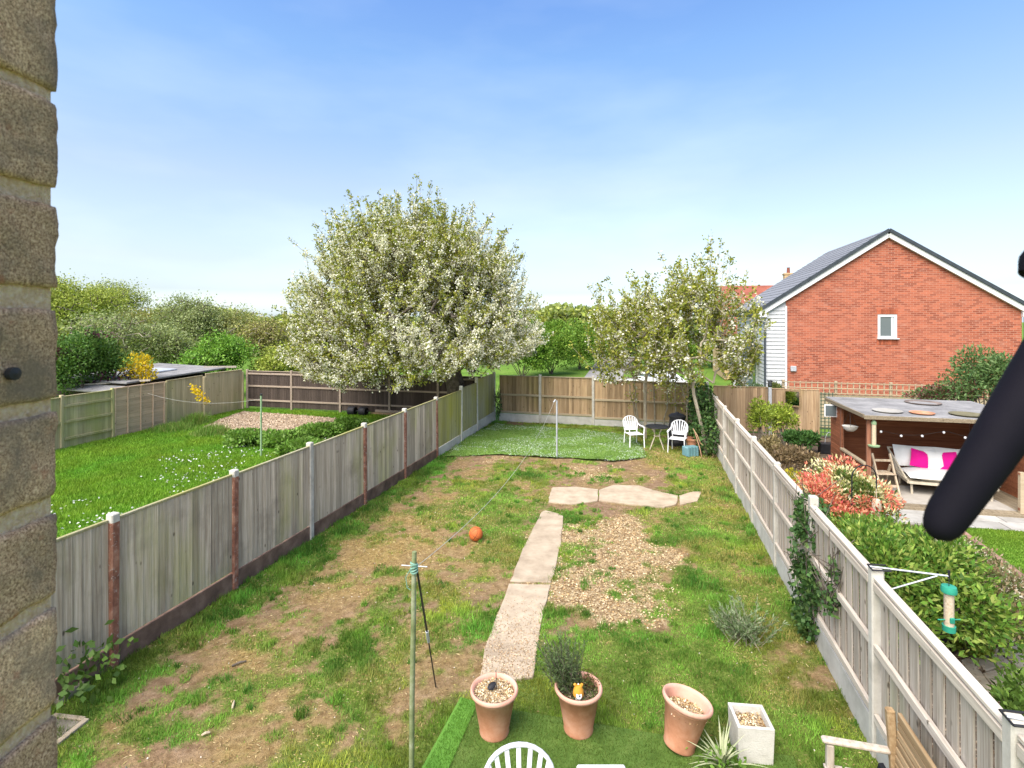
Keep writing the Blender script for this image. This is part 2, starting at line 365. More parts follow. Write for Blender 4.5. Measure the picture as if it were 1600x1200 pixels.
m_carwhite = plain('car_paint', [(.72, .72, .73), (.78, .78, .79)], 2, .25, .0, spec=.6)

# ------------------------------------------------------------------ survey lines
def ray_line(px, P, D):     # intersection of a plan sight line with a fence line
    k = (px - 800) / F; P = np.array(P); s = (k * P[1] - P[0]) / (D[0] - k * D[1]); return P + D * s
LF0 = np.array(G(175, 1043)[:2]); LF8 = np.array(G(772, 657)[:2]); LD = unit(LF8 - LF0)
RF0 = np.array(G(1370, 1180)[:2]); RD = GD.copy()
BL = LF8.copy()
left_posts = [LF0 - LD * 1.95] + [ray_line(x, LF0, LD) for x in (175, 365, 485, 569, 632, 682, 720, 745, 772)]
right_posts = [RF0 + RD * 1.93 * k for k in (-2, -1, 0, 1, 2, 3, 4, 5, 6, 7)]
BRc = ray_line(1105, BL, PD)
def left_x(Y): return LF0[0] + (Y - LF0[1]) * LD[0] / LD[1]
def right_x(Y): return RF0[0] + (Y - RF0[1]) * RD[0] / RD[1]
def back_y(X): return BL[1] + (X - BL[0]) * PD[1] / PD[0]

# ------------------------------------------------------------------ ground
def ground_mat():
    t = NT('garden_soil'); v = t.coords('World'); A = lambda nm: t.n('ShaderNodeAttribute', attribute_name=nm).outputs['Fac']
    soil = t.ramp(t.noise(v, 5, 10, .75), spread([(.125, .078, .046), (.25, .165, .103), (.37, .27, .185)]))
    straw = t.ramp(t.noise(v, 16, 9, .8), spread([(.17, .11, .045), (.31, .22, .085), (.45, .35, .16)]))
    vo = t.n('ShaderNodeTexVoronoi'); vo.inputs['Scale'].default_value = 38; t.l(v, vo.inputs['Vector'])
    chips = t.ramp(vo.outputs['Color'], [(.1, (.20, .13, .07)), (.5, (.38, .28, .16)), (.9, (.56, .45, .29))])
    grn = t.ramp(t.noise(v, 20, 8, .7), spread([(.06, .09, .018), (.13, .19, .035), (.24, .25, .07)]))
    c = t.mix(A('dry'), soil, straw); c = t.mix(A('chip'), c, chips); c = t.mix(A('cover'), c, grn)
    c = t.mix(1.0, c, t.ramp(t.noise(v, 55, 6, .8), [(.30, (.45, .42, .38)), (.48, (.95, .95, .93)), (.68, (1.25, 1.22, 1.15))]), 'MULTIPLY')
    c = t.mix(1.0, c, t.ramp(t.noise(v, 9, 5, .7), [(.32, (.62, .58, .52)), (.55, (1.0, 1.0, 1.0)), (.7, (1.12, 1.1, 1.05))]), 'MULTIPLY')
    h = t.math('ADD', t.noise(v, 30, 6, .7), t.math('MULTIPLY', t.noise(v, 120, 3), .5))
    return t.done(c, .95, h, .8, .1, bdist=.02)
m_ground = ground_mat()

# control points in plan: photo pixel, grass cover, dryness, chips
CP = [(200,1120,.35,.35,0),(300,1190,.18,.25,0),(120,1150,.6,.3,0),(340,1060,.22,.4,0),(430,1130,.15,.2,0),(560,1080,.42,.25,0),(480,1180,.4,.2,0),(600,1180,.75,.2,0),
      (690,1150,.85,.1,0),(420,960,.30,.55,0),(520,930,.2,.5,0),(560,860,.22,.75,0),(640,830,.22,.95,0),(700,790,.35,.8,0),(620,780,.45,.6,0),(760,745,.55,.5,0),(720,1000,.6,.2,0),
      (720,920,.42,.35,0),(770,880,.55,.5,0),(690,865,.3,.9,0),(800,800,.6,.6,0),(840,740,.7,.4,0),(500,990,.25,.35,0),(680,1060,.35,.25,0),(600,980,.35,.4,0),(740,715,.2,.1,.4),
      (900,830,.25,.2,1),(960,830,.2,.2,1),(950,890,.1,.3,1),(1020,870,.35,.2,.9),(900,920,.15,.3,1),(960,950,.3,.3,.9),(885,800,.75,.2,.1),(875,870,.55,.2,.5),(880,980,.7,.1,.2),(1010,940,.5,.3,.7),
      (1060,830,.8,.3,.1),(1120,850,.8,.4,.1),(1080,900,.75,.3,.2),(1150,830,.85,.3,0),(1190,900,.8,.55,0),(1120,960,.85,.3,0),(1200,980,.85,.3,0),(1000,1010,.97,.2,0),(900,1050,.97,.1,0),(1060,1060,.97,.2,0),
      (1150,1040,.92,.3,0),(1260,1030,.6,.35,0),(1250,1060,.5,.3,0),(1230,1120,.95,.3,0),(1310,1120,.85,.4,0),(1300,1180,.9,.4,0),(960,1120,.9,.2,0),(1200,1010,.55,.1,0),
      (930,740,.1,.2,.55),(1000,740,.1,.1,.3),(960,725,.15,.1,.3),(1080,740,.65,.8,.1),(1060,720,.6,.9,.1),(1110,760,.8,.6,0),(1000,700,.6,.5,0),(860,680,.6,.3,0),(780,665,.4,.2,0),(900,672,.8,.3,0),(960,680,.8,.3,0),(830,780,.5,.4,0),(868,794,.0,.2,.35),(880,795,.1,.2,.4),(1120,800,.75,.6,0)]
CPa = np.array([[*G(a, b)[:2], c, d, e] for a, b, c, d, e in CP])
def lawn_state(X, Y):
    X = np.asarray(X, float); Y = np.asarray(Y, float); w = np.zeros(X.shape); acc = np.zeros(X.shape + (3,))
    for px, py, c, d, e in CPa:
        s2 = (.35 + .045 * py) ** 2; ww = 1 / (((X - px) ** 2 + (Y - py) ** 2) / s2 + .02) ** 1.6
        w += ww; acc += ww[..., None] * np.array([c, d, e])
    acc /= w[..., None]; cov, dry, chip = acc[..., 0], acc[..., 1], acc[..., 2]
    dl = (X - left_x(Y)) * LD[1]
    edge = sst(1.15, .25, dl + .5 * (fbm(X, Y, 1.1, 3, 4) - .5)); cov = np.maximum(cov, edge * .97); dry = dry * (1 - .7 * edge); chip = chip * (1 - edge)
    n = fbm(X, Y, 1.3, 4, 1) * .42 + fbm(X, Y, 4.2, 3, 2) * .36 + fbm(X, Y, 12, 2, 3) * .22
    n = np.clip((n - .5) * 2.5 + .5, 0, 1)
    g = sst(-.25, .22, cov - n - .005)
    dn = np.clip(dry + (fbm(X, Y, 1.8, 4, 6) - .5) * 1.6, 0, 1)
    cn = sst(.35, .6, chip + (fbm(X, Y, 2.2, 4, 8) - .5) * .6)
    return g, dn, cn
def gz(X, Y): return (fbm(X, Y, .8, 3, 12) - .5) * .03

GY0, GY1 = 2.0, 22.6
nx, ny = 300, 560
ys = GY0 + (GY1 - GY0) * (np.linspace(0, 1, ny) ** 1.35)
U = np.linspace(0, 1, nx)
YY = np.repeat(ys[:, None], nx, 1); XX = left_x(YY) + (right_x(YY) - left_x(YY)) * U[None, :]
g, dn, cn = lawn_state(XX, YY); ZZ = gz(XX, YY)
me = bpy.data.meshes.new('garden_ground')
V = np.stack([XX, YY, ZZ], -1).reshape(-1, 3); idx = np.arange(nx * ny).reshape(ny, nx)
Q = np.stack([idx[:-1, :-1], idx[:-1, 1:], idx[1:, 1:], idx[1:, :-1]], -1).reshape(-1, 4)
me.from_pydata(V.tolist(), [], Q.tolist())
for nm, a in (('cover', g), ('dry', dn), ('chip', cn)):
    at = me.attributes.new(nm, 'FLOAT', 'POINT'); at.data.foreach_set('value', a.reshape(-1).astype(np.float32))
o = link('garden_ground', me, m_ground); o['kind'] = 'structure'

def field_mat():
    t = NT('field_grass'); v = t.coords('World'); c = t.ramp(t.noise(v, .5, 8, .7), spread([(.07, .14, .018), (.11, .20, .028), (.17, .24, .05)]))
    return t.done(c, .95, t.noise(v, 25, 5), .5, .1, bdist=.03)
m_field = field_mat()
o = MB().add([(-900, -60, -.06), (900, -60, -.06), (900, 1800, -.06), (-900, 1800, -.06)], [(0, 1, 2, 3)]).build('ground', m_field); o['kind'] = 'structure'
def sheet(name, poly, z, mat, kind='structure'):
    o = MB().add([(p[0], p[1], z) for p in poly], [tuple(range(len(poly)))]).build(name, mat); o['kind'] = kind; return o

# ------------------------------------------------------------------ grass cover of the back garden (uncountable)
mat_poly = [G(722, 1098)[:2], G(760, 1106)[:2], G(1240, 1186)[:2], np.array(G(1240, 1186)[:2]) - GD * 2.2, np.array(G(722, 1098)[:2]) - GD * 2.6 - PD * .1]
SLABS = [[(748, 1068), (758, 1015), (795, 914), (860, 916), (846, 975), (833, 1062)],
         [(797, 910), (814, 866), (822, 850), (846, 802), (852, 799), (872, 804), (880, 808), (877, 850), (868, 888), (861, 912)],
         [(863, 763), (900, 762), (935, 766), (934, 784), (893, 789), (857, 786), (858, 777)],
         [(936, 767), (958, 759), (999, 760), (1020, 767), (1060, 776), (1057, 789), (1038, 794), (985, 789), (936, 783)],
         [(1061, 776), (1080, 770), (1096, 769), (1090, 784), (1062, 790)]]
slab_polys = [[np.array(G(*p)[:2]) for p in s] for s in SLABS]
tarp_poly = [G(*p)[:2] for p in ((735, 681), (776, 664), (845, 667), (935, 676), (992, 684), (1003, 700), (1012, 716), (955, 724), (900, 719), (840, 717), (775, 712), (690, 716))]
def scatter(n, y0, y1):
    Y = RNG.uniform(y0, y1, n); X = left_x(Y) + (right_x(Y) - left_x(Y)) * RNG.random(n)
    return X, Y
def keep_off(X, Y):
    k = ~in_poly(X, Y, mat_poly)
    for s in slab_polys:
        c_ = np.mean(s, axis=0); k &= ~in_poly(X, Y, [c_ + (p - c_) * (.93 + .05 * math.sin(i * 2.7)) for i, p in enumerate(s)])
    k &= ~in_poly(X, Y, tarp_poly); k &= Y < back_y(X) - .05
    return k
Ps, Hs, Ws, Cs = [], [], [], []
for y0, y1, dens, wd in ((3.2, 6.5, 7500, .008), (6.5, 10, 5200, .011), (10, 15, 3000, .016), (15, 22, 1500, .024)):
    area = 8.6 * (y1 - y0); n = int(area * dens)
    X, Y = scatter(n, y0, y1); g, dn, cn = lawn_state(X, Y)
    clump = fbm(X, Y, 7, 2, 21)
    k = keep_off(X, Y) & (RNG.random(n) < g * (.35 + 1.0 * clump)); X, Y, g, dn = X[k], Y[k], g[k], dn[k]; n = len(X)
    lush = sst(.42, .66, fbm(X, Y, 1.3, 3, 31)); dl = (X - left_x(Y)); lush = np.maximum(lush, sst(1.2, .3, dl))
    H = (.016 + .034 * RNG.random(n) + .035 * lush * RNG.random(n)) * (.5 + .65 * g)
    base = np.array([.23, .34, .05]) * (1 - lush[:, None]) + np.array([.145, .29, .04]) * lush[:, None]
    yel = sst(.35, .9, dn * .75 + .5 * fbm(X, Y, 3, 3, 41) - .05) * (RNG.random(n) < .75)
    pt_ = fbm(X, Y, 2.4, 4, 55); base = base * (.62 + .80 * sst(.3, .7, pt_))[:, None]; base[:, 0] *= .8 + .5 * sst(.35, .65, fbm(X, Y, 1.1, 3, 57))
    H = H * (.55 + 1.0 * sst(.3, .75, fbm(X, Y, 5.5, 3, 58)))
    c = base * (1 - yel[:, None]) + np.array([.40, .35, .11]) * yel[:, None]
    c = c * (1 + RNG.normal(0, .22, (n, 1))) + RNG.normal(0, .012, (n, 1)) * np.array([1, .6, .2])
    Ps.append(np.stack([X, Y, gz(X, Y) - .004], 1)); Hs.append(H); Ws.append(np.full(n, wd) * RNG.uniform(.7, 1.3, n)); Cs.append(np.clip(c, .01, .8))
nt = 520; TX, TY = scatter(nt, 3.4, 15); tg, td, tc_ = lawn_state(TX, TY); k = keep_off(TX, TY) & (tg > .12) & (RNG.random(nt) < .9); TX, TY = TX[k], TY[k]; nt = len(TX)
ii = np.repeat(np.arange(nt), 46); rr_ = RNG.uniform(.03, .10, nt)[ii] * np.sqrt(RNG.random(len(ii))); aa = RNG.uniform(0, 2 * np.pi, len(ii)); X = TX[ii] + rr_ * np.cos(aa); Y = TY[ii] + rr_ * np.sin(aa); n = len(X)
Ps.append(np.stack([X, Y, gz(X, Y) - .004], 1)); Hs.append((RNG.uniform(.04, .10, nt)[ii]) * RNG.uniform(.5, 1.2, n)); Ws.append(np.full(n, .009) * (.6 + Y / 9)); Cs.append(np.clip(mixcol([(.12, .26, .035), (.19, .33, .05), (.10, .23, .035)], nt, .15)[ii] * (1 + RNG.normal(0, .15, (n, 1))), .01, .8))
o = link('grass', blade_mesh('grass', np.concatenate(Ps), np.concatenate(Hs), np.concatenate(Ws), np.concatenate(Cs), .75), m_blade)
tag(o, 'patchy green and straw coloured grass of the bare back garden lawn', 'grass', kind='stuff')
# dead straw lying flat and chips
X, Y = scatter(120000, 3.2, 17); g, dn, cn = lawn_state(X, Y); k = keep_off(X, Y) & (RNG.random(len(X)) < dn * .7 * (1 - cn)); X, Y = X[k], Y[k]; n = len(X)
D = rdir(n) * [1, 1, .12]
o = link('dead_grass', leaf_mesh('dead_grass', np.stack([X, Y, gz(X, Y) + .006], 1), D, RNG.uniform(.02, .06, n), .005 + .0006 * Y, mixcol([(.34, .25, .11), (.46, .36, .19), (.24, .15, .07), (.27, .24, .08)], n), 0), m_chip)
tag(o, 'dead straw coloured grass stalks lying on the bare soil', 'dead grass', kind='stuff')
X, Y = scatter(110000, 5.5, 16.5); g, dn, cn = lawn_state(X, Y); k = keep_off(X, Y) & (RNG.random(len(X)) < cn * .9 * (1 - .7 * g)); X, Y = X[k], Y[k]; n = len(X)
D = rdir(n) * [1, 1, .25]
o = link('wood_chippings', leaf_mesh('wood_chippings', np.stack([X, Y, gz(X, Y) + .004 + .012 * RNG.random(n)], 1), D, RNG.uniform(.02, .05, n), RNG.uniform(.012, .026, n), mixcol([(.46, .33, .17), (.57, .43, .24), (.34, .215, .10), (.22, .13, .06), (.64, .52, .33)], n), .1), m_chip)
tag(o, 'pale bark chippings scattered over the bare patch beside the path', 'chippings', kind='stuff')
X, Y = scatter(900, 3.8, 15); k = keep_off(X, Y); X, Y = X[k], Y[k]; n = len(X)
o = link('stones', leaf_mesh('stones', np.stack([X, Y, gz(X, Y) + .012], 1), rdir(n) * [1, 1, .3], RNG.uniform(.010, .028, n), RNG.uniform(.008, .02, n), mixcol([(.46, .40, .32), (.58, .53, .45), (.32, .26, .2)], n), .3), m_chip)
tag(o, 'small pale stones and litter strewn over the back garden soil', 'stones', kind='stuff')

# green sheet with petals at the far end
nxs = 90; bx = np.array(tarp_poly); x0, y0 = bx.min(0); x1, y1 = bx.max(0)
gx, gy = np.meshgrid(np.linspace(x0, x1, nxs), np.linspace(y0, y1, nxs)); ids = -np.ones(gx.shape, int); vs = []; fs = []
wr = lambda X, Y: .014 + .04 * np.abs(np.sin(2.2 * Y + 1.7 * np.sin(.9 * X) + 3 * fbm(X, Y, .7, 2, 5))) ** 3 + .03 * fbm(X, Y, 2.5, 3, 7)
inside = in_poly(gx + .15 * (fbm(gx, gy, 2, 2, 3) - .5), gy + .3 * (fbm(gx, gy, 2, 2, 9) - .5), tarp_poly); gzv = wr(gx, gy)
for i in range(nxs - 1):
    for j in range(nxs - 1):
        if inside[i:i + 2, j:j + 2].all():
            f = []
            for a, b in ((i, j), (i, j + 1), (i + 1, j + 1), (i + 1, j)):
                if ids[a, b] < 0: ids[a, b] = len(vs); vs.append((gx[a, b], gy[a, b], gzv[a, b]))
                f.append(ids[a, b])
            fs.append(f)
me = bpy.data.meshes.new('ground_sheet'); me.from_pydata(vs, [], fs); me.polygons.foreach_set('use_smooth', [True] * len(fs))
m_tarp = plain('green_sheet', [(.08, .155, .028), (.125, .22, .04), (.20, .29, .08)], 14, .9, .6, 90, coords='World')
tag(link('ground_sheet', me, m_tarp), 'wrinkled green ground sheet dusted with white petals before back fence', 'ground sheet')
X = RNG.uniform(x0, x1, 34000); Y = RNG.uniform(y0, y1, 34000)
k = in_poly(X, Y, tarp_poly) & (RNG.random(len(X)) < .62 * sst(.32, .62, fbm(X, Y, 1.6, 3, 14))); X, Y = X[k], Y[k]; n = len(X)
nb_ = 30000; Xb = RNG.uniform(x0, x1, nb_); Yb_ = RNG.uniform(y0, y1, nb_); kb_ = in_poly(Xb, Yb_, tarp_poly); Xb, Yb_ = Xb[kb_], Yb_[kb_]; nb_ = len(Xb)
sp_pile = link('sheet_pile', blade_mesh('sheet_pile', np.stack([Xb, Yb_, wr(Xb, Yb_)], 1), RNG.uniform(.015, .035, nb_), np.full(nb_, .02), mixcol([(.10, .20, .032), (.15, .27, .05), (.22, .31, .08)], nb_), .8), m_blade, bpy.data.objects['ground_sheet']); sp_pile['kind'] = 'stuff'
o = link('fallen_petals', leaf_mesh('fallen_petals', np.stack([X, Y, wr(X, Y) + .006], 1), rdir(n) * [1, 1, .1], RNG.uniform(.015, .035, n), .022, mixcol([(.72, .76, .72), (.6, .7, .6)], n, .05), .05), m_petal)
tag(o, 'white blossom petals fallen on the green ground sheet', 'petals', kind='stuff')

# path slabs
pr = thing('garden_path', 'pale concrete slab path leading to the crossing slabs', 'path'); pr['kind'] = 'structure'; del pr['category']
for s in slab_polys:
    pts = []
    for i in range(len(s)):
        a, b = s[i], s[(i + 1) % len(s)]
        for tt in np.linspace(0, 1, 6)[:-1]:
            q = a + (b - a) * tt; pts.append(q + RNG.normal(0, .006, 2))
    MB().prism([tuple(p) for p in pts], -.05, .026).build('slab', m_slab, pr, bevel=.006)
X = RNG.uniform(-.9, 1.2, 26000); Y = RNG.uniform(5.6, 9, 26000); k = in_poly(X, Y, slab_polys[0]) & (RNG.random(26000) < .6 * sst(8.0, 6.0, Y)); X, Y = X[k], Y[k]; n = len(X)
o = link('path_chippings', leaf_mesh('path_chippings', np.stack([X, Y, np.full(n, .031)], 1), rdir(n) * [1, 1, .2], RNG.uniform(.012, .03, n), .015, mixcol([(.46, .34, .21), (.55, .43, .29), (.32, .21, .12)], n), .15), m_chip)
tag(o, 'fine bark bits strewn on the near concrete path slab', 'chippings', kind='stuff')
# artificial turf mat and its flap, pile brightness put into the flap's colour
tm = MB().prism([tuple(p) for p in mat_poly], .004, .032).build('turf_mat', m_turf, bevel=.008); tag(tm, 'artificial green turf mat under the three terracotta pots', 'mat')
A, B = np.array(mat_poly[0]), np.array(mat_poly[4]); w2 = PD * .20
fl = MB().slab([(A[0] + w2[0] * .9, A[1] + w2[1], .033), (A[0] - .02, A[1] + .03, .033), (B[0] - .03, B[1], .033), (B[0] + w2[0] * 1.35, B[1] + w2[1], .033)], .012).build('turf_flap', m_turfedge, tm, bevel=.008)
fl['label'] = 'brighter folded edge strip of the mat'
def turf_pile(name, poly, z, cols, n, lab):
    b = np.array(poly); x0, y0 = b.min(0); x1, y1 = b.max(0); X = RNG.uniform(x0, x1, n); Y = RNG.uniform(y0, y1, n); k = in_poly(X, Y, poly); X, Y = X[k], Y[k]; n = len(X)
    o = link(name, blade_mesh(name, np.stack([X, Y, np.full(n, z)], 1), RNG.uniform(.012, .024, n), np.full(n, .006), mixcol(cols, n, .12), .6), m_blade, tm); o['kind'] = 'stuff'
turf_pile('turf_pile', mat_poly, .031, [(.085, .155, .025), (.13, .215, .04), (.18, .24, .06)], 90000, '')
turf_pile('turf_pile', [A + w2 * .95, A, B, B + w2 * 1.35], .045, [(.12, .28, .035), (.17, .34, .055)], 26000, '')  # flap blades carry the same painted brightness

# ------------------------------------------------------------------ fences
def board_mesh(name, w=.118):
    m = MB(); n = 4
    m.add([(0, 0, 0), (w, -.006, 0), (w, -.018, 0), (0, -.007, 0), (0, 0, 1), (w, -.006, 1), (w, -.018, 1), (0, -.007, 1)],
          [(0, 3, 2, 1), (4, 5, 6, 7), (0, 1, 5, 4), (1, 2, 6, 5), (2, 3, 7, 6), (3, 0, 4, 7)])
    return m.mesh(name)
def fence(name, label, pts, spec, mats, face=-1, post_w=.10, boards=True, post_label=None):
    """pts: plan points of the posts; spec per panel: dict(z0,z1,gravel,rails,cap); face: side the smooth board face looks to (local y)"""
    a, b = np.array(pts[0]), np.array(pts[-1]); d = b - a; rz = math.atan2(d[1], d[0]); u = unit(d)
    root = thing(name, label, 'fence', (a[0], a[1], 0), rz)
    S = [float(np.dot(np.array(p) - a, u)) for p in pts]
    bmesh_ = {}
    for i in range(len(pts) - 1):
        sp = spec(i)
        if sp is None: continue
        s0, s1 = S[i] + post_w / 2, S[i + 1] - post_w / 2; L = s1 - s0; bm_, rm_ = sp.get('mb', mats['board']), sp.get('mr', mats['rail'])
        fr = MB(); z0, z1 = sp['z0'], sp['z1']; ry = -face * .022
        for z in sp.get('rails', ()): fr.box((L / 2, ry, z), (L - .004, .04, .075))
        capw = sp.get('cap', .055)
        fr.box((L / 2, 0.0, z1 + .016), (L - .004, capw, .03))
        pn = fr.build('panel', rm_, root, bevel=.004, loc=(s0, 0, random.uniform(-.012, .012)), rot=(random.gauss(0, .006), random.gauss(0, .0025), 0))
        if sp.get('tilt'): pn.rotation_euler = (0, sp['tilt'], 0)
        w = sp.get('bw', .1); nb = max(1, int(round(L / w))); w = L / nb
        key = (round(w, 2), bm_.name)
        if key not in bmesh_:
            bmesh_[key] = MB().box((w * .45, -.007, .5), (w * .86, .013, 1)).mesh('board') if sp.get('gap') else board_mesh('board', w * 1.14); bmesh_[key].materials.append(bm_)
        for k in range(nb):
            hh = z1 - z0
            ob = link('board', bmesh_[key], None, pn, (k * w if face < 0 else (k + 1) * w, random.uniform(-.001, .001) - (.013 * (k % 2) if sp.get('gap') else 0), z0 + random.uniform(-.004, .002)), (0, 0, math.pi if face > 0 else 0), (1, 1, hh))
            if k == nb - 1 and face < 0 or (k == 0 and face > 0): ob.scale[0] = .86
        if sp.get('gravel'):
            gh = sp['gravel']; MB().box((S[i] + (s1 - S[i] + post_w / 2) / 2, 0, gh / 2 - .06), (L + .002, .05, gh + .12)).build('gravel_board', sp.get('mg', mats.get('gravel')), root, bevel=.006)
    for i, s in enumerate(S):
        p = mats['post'](i) if callable(mats['post']) else mats['post']
        if p is None: continue
        mt, h = p
        po = MB().box((0, 0, h / 2 - .15), (post_w, .105, h + .3)).build('post', mt, root, bevel=.012, loc=(s, 0, random.uniform(-.012, .012))); po.rotation_euler = (random.gauss(0, .007), random.gauss(0, .004), 0)
    return root
def left_spec(i):
    far = i >= 6
    up = {7: .05, 8: .18}.get(i, 0.0)
    return dict(z0=.27 + up * .6, z1=1.70 + up, gravel=.26 + up * .6, cap=.045, mb=m_wood_left_far if i >= 6 else m_wood_left, mr=m_wood_left_far, mg=m_concboard if far else m_redboard, bw=.105)
red = {1, 2, 4, 5, 6}
fence('side_fence', 'long weathered grey fence on the left with red stained concrete posts', left_posts, left_spec,
      dict(board=m_wood_left, rail=m_wood_left_far, gravel=m_redboard, post=lambda i: (m_redpost if i in red else m_concrete, 1.80 + (0.06 if i == 7 else .18 if i == 8 else .16 if i == 9 else 0))), face=-1)
def right_spec(i):
    return dict(z0=.34, z1=1.655, gravel=.30, rails=(.39, 1.03, 1.60), cap=.075, bw=.092, gap=True)
fence('side_fence', 'silvery closeboard fence on the right with concrete posts and ivy', right_posts, right_spec,
      dict(board=m_wood_right, rail=m_rail_right, gravel=m_concboard, post=lambda i: (m_concrete, 1.735 if i != 3 else 1.80)), face=-1)
bp = [ray_line(x, BL, PD) for x in (774, 844, 927)]; bp += [bp[-1] + PD * 1.93 * k for k in (1, 2)] + [BRc]
bp[0] = bp[0] + PD * .12
def back_spec(i):
    dz = 0 if i < 2 else -.08
    return dict(z0=.33 + dz, z1=1.80 + dz, gravel=.31 + dz, rails=(1.06 + dz, .37 + dz), cap=.06, bw=.098)
fence('back_fence', 'brown closeboard fence across the far end of the bare garden', bp, back_spec,
      dict(board=m_wood_back, rail=m_rail_back, gravel=m_concboard, post=lambda i: None if i == 0 else (m_concrete, 1.90 if i < 3 else 1.80)), face=1)
# right neighbour's far fence, continuing the same line
np_ = [ray_line(x, BL, PD) for x in (1112, 1203, 1283)]
fence('back_fence', 'tall brown board fence with framed mirror in the neighbouring garden', np_, lambda i: dict(z0=.05, z1=1.62 if i == 0 else 1.60, cap=.05, bw=.135),
      dict(board=m_wood_back, rail=m_wood_back, post=lambda i: None), face=-1)
# dark fence behind the left neighbour's garden
dk = [BL - PD * 11.7 + PD * k for k in (0, 2.32, 4.75, 7.1, 9.3, 11.4)]
fence('back_fence', 'dark brown closeboard fence with pale rails behind the blossom tree', dk, lambda i: dict(z0=.12, z1=1.72, rails=(.42, 1.06, 1.62), cap=.05, bw=.115),
      dict(board=m_wood_dark, rail=m_rail_dark, post=lambda i: (m_rail_dark, 1.80)), face=1)
# far-left fence of mixed panels
FLc = BL - PD * 11.75; fl_dir = GD
flp = [ray_line(x, FLc, GD) for x in (40, 96, 176, 259, 319, 379)]
def fl_spec(i):
    if i == 2: return None
    if i == 0: return dict(z0=.03, z1=1.62, rails=(.85,), cap=.06, bw=.11)
    return [dict(z0=.03, z1=1.62, rails=(.3, .85, 1.35), cap=.06, bw=.11), dict(z0=.03, z1=1.64, rails=(.32, .85, 1.35), cap=.06, bw=.11), None,
            dict(z0=.02, z1=1.72, cap=.04, bw=.125, tilt=-.02), dict(z0=.02, z1=1.80, cap=.05, bw=.13)][i]
flf = fence('boundary_fence', 'far mismatched fence of greenish panels below the flat-roofed shed', flp, fl_spec,
      dict(board=m_wood_neigh, rail=m_wood_neigh, post=lambda i: (m_wood_neigh, 1.72)), face=1, post_w=.09)
a, b = np.array(flp[0]), np.array(flp[-1]); u = unit(b - a); s0 = float(np.dot(flp[2] - a, u)) + .05; s1 = float(np.dot(flp[3] - a, u)) - .05; L = s1 - s0
lp = MB().box((L / 2, 0, 1.70), (L, .06, .04)).build('panel', m_lap, flf, bevel=.004, loc=(s0, 0, 0)); lp['label'] = 'newer lap panel of wavy horizontal boards'
for k in range(5): MB().box((L * k / 4 + (.03 if k == 0 else -.03 if k == 4 else 0), -.025, .86), (.045, .03, 1.66)).build('batten', m_lap, lp, bevel=.004)
lapm = None
for k in range(15):
    m = MB(); z = .05 + k * .11; n = 12; vs = []
    for j in range(n + 1):
        x = L * j / n; wv = .012 * math.sin(j * 1.3 + k * 2.1)
        vs += [(x, -.004, z + wv), (x, -.014, z + .125 + wv)]
    m.add(vs + [(x, y + .01, zz) for x, y, zz in vs], [(2 * j, 2 * j + 2, 2 * j + 3, 2 * j + 1) for j in range(n)] + [(2 * j + 2 * n + 2, 2 * j + 1 + 2 * n + 2, 2 * j + 3 + 2 * n + 2, 2 * j + 2 + 2 * n + 2) for j in range(n)])
    m.build('board', m_lap, lp)

# ------------------------------------------------------------------ left neighbour's ground
lawnL = [tuple(LF0 - LD * 4 + [-.02, 0]), tuple(BL + [-.02, 0]), tuple(FLc), tuple(FLc - GD * 24)]
m_lawn = plain('lawn_soil', [(.10, .18, .02), (.16, .27, .03), (.21, .32, .05)], 2, .95, .6, 40, coords='World')
lz = .0
sheet('neighbour_lawn', lawnL, lz, m_lawn)
grav_poly = [G(*p)[:2] for p in ((316, 668), (345, 655), (380, 643), (470, 649), (560, 657), (590, 664), (540, 672), (480, 676), (440, 684), (400, 690), (350, 682))]
m_gravel = plain('pale_gravel', [(.24, .175, .115), (.36, .275, .19), (.46, .37, .275)], 18, .95, .8, 60, coords='World')
sheet('gravel_patch', [tuple(p) for p in grav_poly], .012, m_gravel)
n = 15000; b = np.array(grav_poly); X = RNG.uniform(b[:, 0].min(), b[:, 0].max(), n); Y = RNG.uniform(b[:, 1].min(), b[:, 1].max(), n); k = in_poly(X, Y, grav_poly); X, Y = X[k], Y[k]; n = len(X)
o = link('gravel', leaf_mesh('gravel', np.stack([X, Y, np.full(n, .02)], 1), rdir(n) * [1, 1, .3], RNG.uniform(.03, .07, n), .04, mixcol([(.40, .30, .20), (.50, .40, .29), (.28, .19, .12), (.56, .47, .36)], n), .2), m_chip)
tag(o, 'pale pinkish gravel in front of the dark fence', 'gravel', kind='stuff')
def lawn_blades(poly, dens, h, wd, cols, name, label, zz=0.0, avoid=None, ymax=99):
    b = np.array(poly); x0, y0 = b.min(0); x1, y1 = b.max(0); n = int((x1 - x0) * (y1 - y0) * dens)
    X = RNG.uniform(x0, x1, n); Y = RNG.uniform(y0, y1, n); k = in_poly(X, Y, poly) & (Y < ymax)
    if avoid is not None: k &= ~in_poly(X, Y, avoid)
    X, Y = X[k], Y[k]; n = len(X); f = fbm(X, Y, .9, 4, 51); f2 = fbm(X, Y, 4, 3, 52)
    c = mixcol(cols, n, .18) * (.75 + .5 * f2[:, None]); c[:, 0] *= .75 + .6 * f
    o = link(name, blade_mesh(name, np.stack([X, Y, np.full(n, zz)], 1), h * RNG.uniform(.5, 1.3, n) * (.6 + .9 * f), wd * RNG.uniform(.7, 1.3, n) * (.7 + Y / 22), c, .6), m_blade)
    tag(o, label, 'grass', kind='stuff'); return o
vis = [p for p in lawnL]
